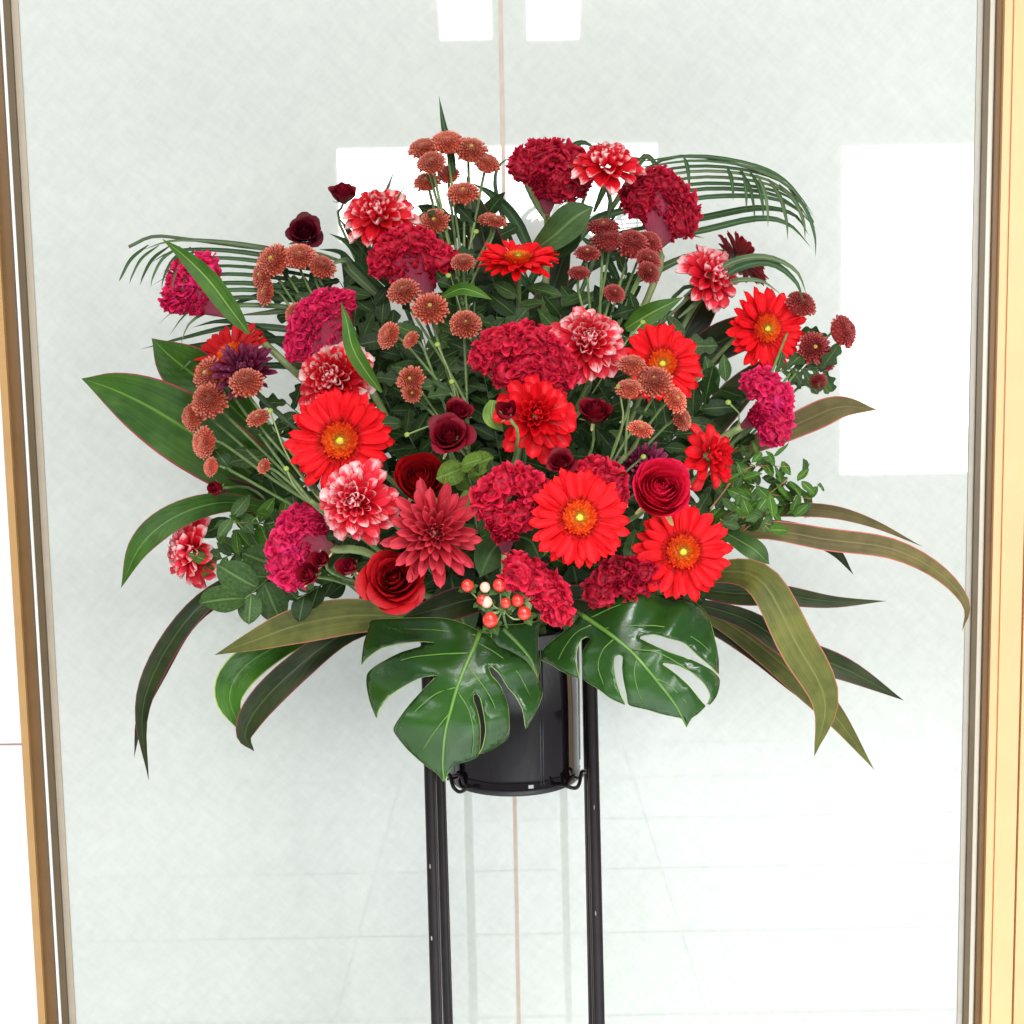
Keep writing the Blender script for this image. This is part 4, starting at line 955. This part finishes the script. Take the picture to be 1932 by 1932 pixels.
# ------------------------------------------------------------------ monstera leaves
def monstera(label, outline, Yf, ribs, midrib, petiole, step=9, hole=None):
    pts = [Vector(p) for p in outline]
    # refine outline
    op = []
    for i in range(len(pts)):
        a, b = pts[i], pts[(i + 1) % len(pts)]; p0 = pts[i - 1]; p3 = pts[(i + 2) % len(pts)]
        for f in (0, .25, .5, .75):
            t_ = 0.75
            m1 = (b - p0) * .5 * t_; m2 = (p3 - a) * .5 * t_
            # sharp corners stay sharp
            d1 = (a - p0).normalized().dot((b - a).normalized()); d2 = (b - a).normalized().dot((p3 - b).normalized())
            if d1 < .35: m1 = (b - a) * .5
            if d2 < .35: m2 = (b - a) * .5
            h00 = 2 * f ** 3 - 3 * f * f + 1; h10 = f ** 3 - 2 * f * f + f; h01 = -2 * f ** 3 + 3 * f * f; h11 = f ** 3 - f * f
            op.append(a * h00 + m1 * h10 + b * h01 + m2 * h11)
    n0 = len(op); coords = list(op)
    x0, x1 = min(p.x for p in op), max(p.x for p in op); y0, y1 = min(p.y for p in op), max(p.y for p in op)
    def inside(p):
        c = False; j = n0 - 1
        for i in range(n0):
            a, b = op[i], op[j]
            if (a.y > p.y) != (b.y > p.y) and p.x < (b.x - a.x) * (p.y - a.y) / (b.y - a.y) + a.x: c = not c
            j = i
        return c
    y = y0; r_ = 0
    while y < y1:
        x = x0 + (r_ % 2) * step / 2
        while x < x1:
            q = Vector((x, y))
            if inside(q) and min((q - o_).length for o_ in op) > step * .55: coords.append(q)
            x += step
        y += step * .87; r_ += 1
    vo, _, fo, *_ = geometry.delaunay_2d_cdt(coords, [(i, (i + 1) % n0) for i in range(n0)], [], 1, 1e-4)
    W = [at(v.x, v.y, Yf(v.x, v.y)) for v in vo]
    F = [tuple(f) for f in fo]
    t = thing('monstera_leaf', label, 'monstera leaf', at(*petiole[-1]), 'cut-leaf monstera leaves over the vase')
    o = local_mesh_obj('blade', W, F, [(0.5, 0.5)] * len(W), M['monstera'], t)
    md = o.modifiers.new('solid', 'SOLIDIFY'); md.thickness = 0.0008
    mr = [at(x, y, Yf(x, y) - .0015) for x, y in midrib]
    tube('midrib', mr, lambda q: 0.0026 * (1 - .75 * q) + .0003, M['monstera_rib'], t, 24, 6)
    for rb in ribs:
        tube('vein', [at(x, y, Yf(x, y) - .0016) for x, y in rb], lambda q: 0.0006 * (1 - .7 * q) + .0002, M['monstera_rib'], t, 12, 5)
    ed = [at(p.x, p.y, Yf(p.x, p.y)) for p in op[::2]] 
    tube('rim', ed + [ed[0]], 0.0006, M['monstera_edge'], t, len(ed) * 2, 4)
    tube('petiole', [at(*q) for q in petiole], 0.002, M['monstera_rib'], t, 10, 7)
    return t
z1 = lambda x, y: (637.8 + .3081 * x, 1105.5 + .3081 * y)
o1 = [z1(*p) for p in [(868, 282), (800, 245), (700, 210), (600, 196), (400, 198), (215, 210), (190, 260), (160, 350), (145, 482), (180, 440), (260, 385), (380, 352), (500, 340), (592, 346),
      (500, 375), (380, 412), (250, 478), (183, 535), (178, 620), (200, 720), (237, 808), (252, 755), (320, 672), (420, 603), (520, 556), (612, 546),
      (565, 592), (500, 660), (420, 752), (342, 868), (370, 930), (430, 1002), (520, 1085), (600, 1140), (650, 1197), (690, 1112), (760, 1080), (850, 1045),
      (868, 960), (868, 850), (850, 760), (830, 705), (828, 668), (850, 658), (872, 690), (892, 780), (905, 880), (890, 970), (866, 1026),
      (940, 1000), (1035, 935), (1048, 850), (1040, 750), (1022, 680), (985, 600), (940, 550), (920, 500), (937, 490), (990, 538), (1040, 620), (1090, 680), (1130, 760), (1150, 870),
      (1200, 790), (1240, 700), (1248, 640), (1210, 540), (1150, 460), (1050, 400), (980, 370), (950, 330), (905, 295)]]
def Y1(x, y):
    # hangs down in front of the vase, halves dropping away from the midrib
    mx = 905 - (y - 1185) * .27; d = (x - mx) / 170
    return -0.225 - 0.05 * math.sin(min(max((y - 1150) / 300, 0), 1) * 2.4) + 0.055 * d * d + .012 * math.sin(y / 16 + abs(d) * 3) * min(1, abs(d))
ml = [z1(*p) for p in [(868, 282), (835, 370), (790, 470), (730, 620), (690, 760), (655, 900), (640, 1080), (650, 1190)]]
rb1 = [[z1(*p) for p in q] for q in ([(850, 302), (600, 270), (330, 262)], [(800, 410), (600, 420), (400, 450), (230, 540)], [(725, 620), (600, 660), (480, 760), (380, 870)],
       [(860, 350), (980, 420), (1100, 530), (1180, 680)], [(790, 490), (880, 600), (960, 740), (980, 900)], [(735, 650), (800, 760), (830, 900), (820, 1030)], [(690, 770), (600, 880), (520, 1000)])]
monstera('glossy split monstera leaf hanging over the left front of the vase', o1, Y1, rb1, ml, [(906, 1194, -.222), (912, 1190, -.18), (950, 1200, -.1), (965, 1205, .0)])
z2 = lambda x, y: (1020.5 + .2201 * x, 918.4 + .2201 * y)
o2 = [z2(*p) for p in [(350, 1090), (480, 1010), (600, 950), (780, 915), (950, 920), (1130, 945), (1300, 985), (1420, 1080), (1465, 1210), (1500, 1350), (1520, 1480), (1522, 1605), (1450, 1535), (1330, 1430), (1220, 1335), (1100, 1300), (975, 1265), (860, 1280),
      (850, 1305), (930, 1345), (1100, 1420), (1300, 1490), (1450, 1565), (1525, 1640), (1525, 1720), (1500, 1800), (1450, 1862), (1428, 1862), (1452, 1790), (1410, 1700), (1310, 1600), (1180, 1535), (1060, 1508), (1038, 1522),
      (1140, 1595), (1260, 1700), (1340, 1800), (1408, 1880), (1345, 1945), (1290, 1985), (1247, 2060), (1222, 1990), (1050, 1950), (900, 1905), (758, 1868), (735, 1770), (710, 1650), (700, 1545), (704, 1460), (668, 1440), (630, 1465), (625, 1540), (642, 1650), (682, 1780), (722, 1866),
      (600, 1812), (480, 1722), (365, 1645), (358, 1500), (370, 1400), (430, 1310), (400, 1284), (345, 1312), (308, 1400), (300, 1500), (328, 1642), (200, 1590), (100, 1530), (0, 1480), (20, 1400), (80, 1335), (190, 1250), (290, 1160)]]
def Y2(x, y):
    ax, ay = 1097, 1160; dx, dy = x - ax, y - ay
    a_ = (dx * .69 + dy * .72) / 270; d = (dx * .72 - dy * .69) / 170
    return -0.20 - 0.045 * math.sin(min(max(a_, 0), 1) * 2.2) + 0.05 * d * d + .010 * math.sin(a_ * 18 + abs(d) * 3) * min(1, abs(d))
ml2 = [z2(*p) for p in [(350, 1095), (450, 1165), (600, 1270), (760, 1400), (900, 1550), (1040, 1720), (1160, 1880), (1247, 2050)]]
rb2 = [[z2(*p) for p in q] for q in ([(430, 1120), (600, 1040), (800, 970)], [(540, 1215), (800, 1190), (1050, 1200), (1300, 1290), (1460, 1420)], [(780, 1395), (1000, 1420), (1250, 1560), (1440, 1720)],
       [(620, 1310), (530, 1400), (490, 1540), (540, 1700)], [(820, 1480), (800, 1600), (830, 1740), (880, 1850)], [(430, 1185), (300, 1250), (200, 1380), (150, 1480)], [(980, 1640), (1100, 1700), (1250, 1850)])]
monstera('glossy split monstera leaf spreading right of the vase below the gerberas', o2, Y2, rb2, ml2, [(1097, 1160, -.2), (1080, 1150, -.16), (1040, 1170, -.08), (990, 1200, .0)])
o3 = [z1(*p) for p in [(960, 250), (1100, 235), (1215, 218), (1252, 192), (1228, 260), (1222, 400), (1236, 470), (1222, 565), (1190, 500), (1120, 440), (1000, 380), (940, 320)]]
monstera('narrow folded monstera leaf between the two big split leaves', o3, lambda x, y: -0.17 + .0004 * (x - 970), [], [z1(*p) for p in [(1010, 260), (1100, 350), (1180, 450), (1220, 555)]], [z1(1010, 260) + (-.17,), (945, 1180, -.1), (965, 1205, 0)])
# two more dark leaves tucked behind as a collar
one_leaf([(960, 1150, -.1), (900, 1130, -.13), (820, 1150, -.15), (760, 1165, -.15)], 60, 'cordy_dark', 'dark collar leaf behind the low left rose stem', peak=.5)
one_leaf([(980, 1150, -.1), (1060, 1130, -.12), (1150, 1140, -.13), (1240, 1150, -.13)], 60, 'cordy_dark', 'dark collar leaf behind the lowest crest', peak=.5)
one_leaf([(930, 1185, -.1), (950, 1120, -.15), (940, 1060, -.16)], 90, 'leaf_dark', 'dark leaf filling the gap behind the red berries', peak=.5)
one_leaf([(1080, 1190, -.08), (1090, 1120, -.12), (1080, 1060, -.13)], 90, 'leaf_dark', 'dark leaf filling the gap right of the lowest crest', peak=.5)
one_leaf([(880, 1190, -.08), (860, 1130, -.1), (850, 1080, -.11)], 90, 'leaf_dark', 'dark leaf filling the gap right of the low left rose', peak=.5)

# ------------------------------------------------------------------ flowers
gerbera(642, 832, 98, facing(.04, .10), 'biggest bright red gerbera, left of centre above the white-tipped dahlia', -.02)
gerbera(1092, 978, 94, facing(.10, .26), 'bright red gerbera with yellow heart in the lower centre', -.055)
gerbera(1287, 1042, 92, facing(.06, .20), 'bright red gerbera lowest on the right below the pink-red rose', -.03)
gerbera(1248, 688, 78, facing(.10, .22), 'red gerbera right of the central dahlia with pompons in front', .03)
gerbera(1444, 621, 76, facing(.30, .08), 'red gerbera highest on the right side', .0)
gerbera(978, 492, 76, facing(.02, 1.9), 'red gerbera seen from the side near the top centre', .02)
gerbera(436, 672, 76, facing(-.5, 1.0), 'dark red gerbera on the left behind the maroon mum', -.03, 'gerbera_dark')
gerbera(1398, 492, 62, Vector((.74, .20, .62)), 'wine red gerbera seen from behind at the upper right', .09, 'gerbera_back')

dahlia(716, 412, 68, facing(-.05, .75), 'red dahlia with white tips at the upper left above the crest', .0)
dahlia(1146, 318, 66, facing(.05, 1.9), 'side-on red dahlia with white tips at the very top right of centre', -.01)
dahlia(1338, 523, 64, facing(.75, .55), 'deep pink dahlia with white tips beside the highest gerbera', .02, 'dahlia_w')
dahlia(1107, 648, 71, facing(.05, .45), 'rosy dahlia with many white tips right of the big crest', -.02, 'dahlia_w', 90)
dahlia(634, 718, 72, facing(-.25, .35), 'round red dahlia with white-edged petals above the biggest gerbera', .01, 'dahlia', 110)
dahlia(677, 948, 74, facing(-.22, .22), 'red and white dahlia below the biggest gerbera', -.075, 'dahlia_w', 84)
dahlia(366, 1042, 68, facing(-1.5, .12), 'dahlia facing left at the far left edge', -.05, 'dahlia_w', 84)
dahlia(1336, 862, 60, facing(.75, .25), 'loose red dahlia with few white tips on the right', .02, 'dahlia_red', 44)
dahlia(1010, 787, 74, facing(.10, .30), 'plain bright red dahlia in the centre of the bouquet', -.02, 'dahlia_red', 60)
dahlia(820, 1006, 88, facing(.05, .15), 'dusky red chrysanthemum above the low left rose', -.04, 'mum_red', 78, 'mum', 'large_chrysanthemum', 'chrysanthemum', e1=-8, group='large chrysanthemums')
dahlia(463, 702, 54, facing(-.1, .5), 'maroon purple chrysanthemum in front of the dark red gerbera', -.085, 'mum_purple', 110, 'thin', 'large_chrysanthemum', 'chrysanthemum', e1=-15, group='large chrysanthemums')
dahlia(1215, 885, 52, facing(-.1, .9), 'maroon chrysanthemum peeping out above the pink-red rose', .02, 'mum_purple', 90, 'thin', 'large_chrysanthemum', 'chrysanthemum', e1=-15, group='large chrysanthemums')

rose(1247, 924, 70, facing(.05, .35), 'large open pink-red rose right of the low centre gerbera', -.085, 'rose_pink', 0, roll=1.0)
rose(744, 1092, 69, facing(.05, .35), 'large velvety red rose lowest on the left', -.07, 'rose_red', 1, roll=2.2)
rose(792, 905, 58, facing(.0, .5), 'dark red rose tucked between biggest gerbera and dusky mum', .0, 'rose_red', 0)
sg = 'small dark spray roses'
def srose(px, py, R, n, label, off=0.0, mat='rose_dark', rs=2, bud=False, **kw):
    return rose(px, py, R, n, label, off, mat, rs, bud, 'bud_rose' if bud else 'spray_rose', 'rose bud' if bud else 'spray rose', 'stem', sg, **kw)
srose(848, 822, 44, facing(-.05, .55), 'open dark rose left of the plain red dahlia', -.02)
srose(864, 776, 32, facing(.3, 1.0), 'smaller dark rose right behind the open dark rose', .01, rs=3)
srose(958, 778, 23, facing(-.2, .8), 'round dark rose bud in front of the plain red dahlia', -.10, bud=True, rs=0)
srose(1122, 776, 38, facing(.15, 1.5), 'side-on dark rose right of the plain red dahlia', .0, rs=3)
srose(1058, 872, 30, facing(-.1, .8), 'dark rose above the low centre gerbera', -.02, rs=2, sep=.5)
srose(575, 438, 36, facing(.1, .5), 'blackish red rose at the upper left beside pompons', .04, 'rose_black', 2)
srose(647, 364, 30, facing(.1, 1.6), 'small dark rose standing alone at the upper left', .07, 'rose_dark', 3)
srose(408, 920, 17, facing(-.9, .15), 'dark pink rose bud with long sepals at the far left', -.02, bud=True, rs=0, base=at(600, 1060, -.05))
srose(608, 1056, 22, facing(-.2, .5), 'upper rose bud right of the low left crest', -.11, bud=True, rs=1)
srose(583, 1086, 25, facing(-.5, .3), 'rose bud leaning over the low left crest', -.12, bud=True, rs=0)
srose(660, 1070, 24, facing(-.3, .6), 'dark rose bud touching the low left rose', -.10, bud=True, rs=1)

celosia([(985, 342), (1000, 305), (1045, 292), (1085, 318), (1070, 350), (1030, 340)], 29, (1032, 420), 'crimson cockscomb on a thick stem at the very top', .02, 'celosia_dark', 1.0, seed=1, bp=[(998, 345), (1030, 330), (1068, 350)])
celosia([(1200, 412), (1205, 368), (1236, 338), (1272, 356), (1290, 400), (1288, 450)], 27, (1240, 480), 'horseshoe-shaped crimson cockscomb at the upper right', .02, 'celosia_dark', .9, seed=2)
celosia([(722, 525), (722, 488), (748, 458), (790, 456), (822, 478), (834, 515)], 26, (812, 585), 'arched magenta cockscomb under the upper left dahlia', .0, 'celosia', .9, seed=3)
celosia([(568, 682), (564, 640), (586, 596), (628, 568), (672, 568)], 25, (672, 700), 'magenta cockscomb with purple face left of centre', .0, 'celosia_mag', .8, seed=4, body=1.1)
celosia([(330, 592), (338, 552), (366, 512), (412, 510)], 30, (445, 605), 'bright magenta cockscomb at the far left', -.02, 'celosia_mag', .9, seed=5)
celosia([(905, 702), (920, 662), (965, 645), (1020, 650), (1058, 690), (1050, 715), (1005, 690), (965, 710), (935, 690)], 31, (985, 760), 'wide crimson cockscomb crest in the centre', -.02, 'celosia', 1.0, seed=6, bp=[(930, 700), (985, 690), (1040, 705)])
celosia([(915, 975), (925, 930), (965, 905), (1005, 920), (1005, 960), (960, 975), (930, 985)], 29, (955, 1062), 'crimson cockscomb between dusky mum and low centre gerbera', -.02, 'celosia', 1.0, seed=7, bp=[(915, 985), (950, 980), (990, 985)])
celosia([(1090, 905), (1120, 890), (1152, 905), (1155, 938), (1120, 930)], 28, (1130, 960), 'cockscomb half hidden behind the low centre gerbera', -.01, 'celosia', 1.0, seed=8, bp=[(1110, 920), (1130, 915), (1150, 920)])
celosia([(950, 1072), (985, 1080), (1025, 1105), (1052, 1140), (1048, 1182)], 33, (1000, 1125), 'crimson cockscomb hanging lowest over the vase', -.05, 'celosia', 1.0, seed=9, bp=[(980, 1090), (1005, 1105), (1030, 1130)])
celosia([(1122, 1142), (1140, 1100), (1175, 1075), (1215, 1080), (1200, 1105), (1165, 1105)], 28, (1185, 1120), 'dark cockscomb behind the lowest right gerbera', .01, 'celosia_dark', 1.0, seed=10, bp=[(1150, 1110), (1175, 1095), (1200, 1100)])
celosia([(1404, 740), (1435, 725), (1465, 750), (1470, 790), (1460, 815), (1450, 775)], 28, (1385, 815), 'pink and crimson cockscomb on the right', -.02, 'celosia_mag', 1.0, seed=11, bp=[(1425, 760), (1440, 775), (1455, 800)])
celosia([(610, 975), (565, 980), (538, 1025), (545, 1072), (585, 1098)], 31, (640, 1038), 'magenta cockscomb low on the left with purple face', -.03, 'celosia_mag', .9, seed=12, body=1.1)

spray('topmost cluster of salmon pompon chrysanthemums', [(800, 283, 27, -.2, 1.2), (845, 272, 30, .0, 1.1), (888, 286, 31, .2, .8), (815, 309, 26, -.1, .8, 1, -.02), (918, 311, 23, .4, 1.2), (874, 367, 29, .0, 1.0, 1, -.02), (806, 345, 24, -.2, .9, 1, .02), (846, 331, 20, 0, .8, 1, .03), (820, 420, 27, -.1, .5, 1, -.02), (934, 419, 20, .3, 1.3), (874, 497, 22, 0, 1.1), (920, 415, 18, -.2, 1.2, 1, .02)], (862, 520), 12, buds=((898, 437), (846, 520)))
spray('rosy brown pompon cluster at the upper left', [(518, 494, 34, -.4, .5), (497, 520, 26, -.9, .2), (503, 552, 24, -1.0, .2), (566, 487, 30, .1, .9), (606, 506, 26, .6, .9), (560, 592, 22, -.4, .5, 1, .02)], (620, 640), 10, off=.0)
spray('salmon pompons between the two magenta crests and the centre', [(762, 552, 29, -.2, .8), (812, 584, 33, .0, .55), (878, 614, 29, .1, .6), (735, 634, 25, -.9, .4), (776, 642, 17, -.8, .6), (776, 717, 26, -.2, .3), (778, 742, 18, 0, .1, 1, .01)], (880, 760), 12, buds=((825, 650), (852, 720), (768, 820)))
spray('dusky pompon cluster at the upper right under the crest', [(1138, 432, 29, .0, 1.8), (1146, 457, 28, -.1, 1.5), (1192, 464, 31, .2, .7), (1224, 460, 25, .6, .8, 1, .02), (1222, 492, 24, .4, .7), (1108, 480, 23, .0, 1.3), (1092, 517, 20, .0, 1.6), (1222, 515, 22, .5, .5), (1158, 555, 20, .3, .7)], (1130, 680), 12, 'pompon_dark', buds=((1213, 608),))
spray('salmon pompon cluster on long pale stalks at the left', [(395, 707, 32, -.5, .4), (466, 725, 32, .0, .9), (397, 757, 34, -.15, .35), (366, 787, 25, -.9, .1, 1, .02), (388, 835, 29, -.8, .1), (400, 881, 18, -1.1, .3), (488, 790, 22, -.3, 1.2), (499, 880, 15, -.7, .5)], (585, 945), 10, off=-.11, buds=((510, 775), (540, 884)), lp=52)
spray('salmon pompons in front of the middle right gerbera', [(1192, 692, 26, .0, 1.9), (1186, 737, 25, .0, 1.9), (1234, 722, 33, -.1, .8), (1272, 755, 27, .8, .6), (1208, 812, 24, .4, 1.5), (1285, 792, 22, .9, .4, 1, .03)], (1180, 860), 10, off=-.06, buds=((1214, 862), (1168, 730)))
spray('rosy pompon cluster farthest right', [(1510, 576, 28, .3, .9), (1588, 626, 30, .9, .4), (1534, 657, 30, .1, .2), (1556, 676, 24, .7, .2, 1, .02), (1542, 722, 18, .2, -.4), (1480, 748, 20, .9, .3, 1, .03)], (1420, 800), 10, 'pompon_dark', off=.0, buds=((1374, 759),))

# ---- berries
t = thing('berry_sprig', 'sprig of shiny red berries above the vase', 'berry sprig', at(960, 1190, -.15)); 
BERRY = dome_mesh('berry', 1.2, 14, 8)
def ball(name):
    def f(u, v):
        a = u * 2 * math.pi; e = (v - .5) * math.pi; q = 1.0 - .12 * max(0, math.sin(e)) ** 3
        return (math.cos(a) * math.cos(e) * q, math.sin(a) * math.cos(e) * q, math.sin(e) * 1.14)
    V, F, U = grid(16, 12, f); return mesh(name, V, F, U, True, None)
BALL = ball('berry')
nb = at(948, 1150, -.29)
for x, y, rr_, mt in ((882, 1105, 12, 'berry'), (915, 1108, 10, 'berry_pale'), (942, 1104, 12.5, 'berry'), (909, 1132, 10, 'berry'), (918, 1136, 11, 'berry_pale'), (954, 1138, 10, 'berry'), (977, 1133, 12, 'berry'), (989, 1157, 13, 'berry'), (925, 1170, 15, 'berry')):
    Y = -.30; c = at(x, y, Y); n = facing(rnd.uniform(-.4, .4), .8, .7); m = frame_mat(c, n, 0, rr_ * ps(Y))
    put('berry', BALL, M[mt], t, m)
    for i in range(4):
        put('leaf', LO[i % 3], M['leaf_mid'], t, m @ petal_m(i * 1.57 + rnd.random(), .1, -.9, R_(rnd.uniform(-20, 30)), rnd.uniform(1.5, 2.1), 1.5))
    tube('stalk', [c - n * rr_ * ps(Y), c.lerp(nb, .5) - Vector((0, 0, .008)), nb], 0.0009, M['stem_pale'], t, 6, 5)
tube('stem', [nb, at(955, 1180, -.2), at(962, 1195, -.1)], .0015, M['stem'], t, 6, 6)
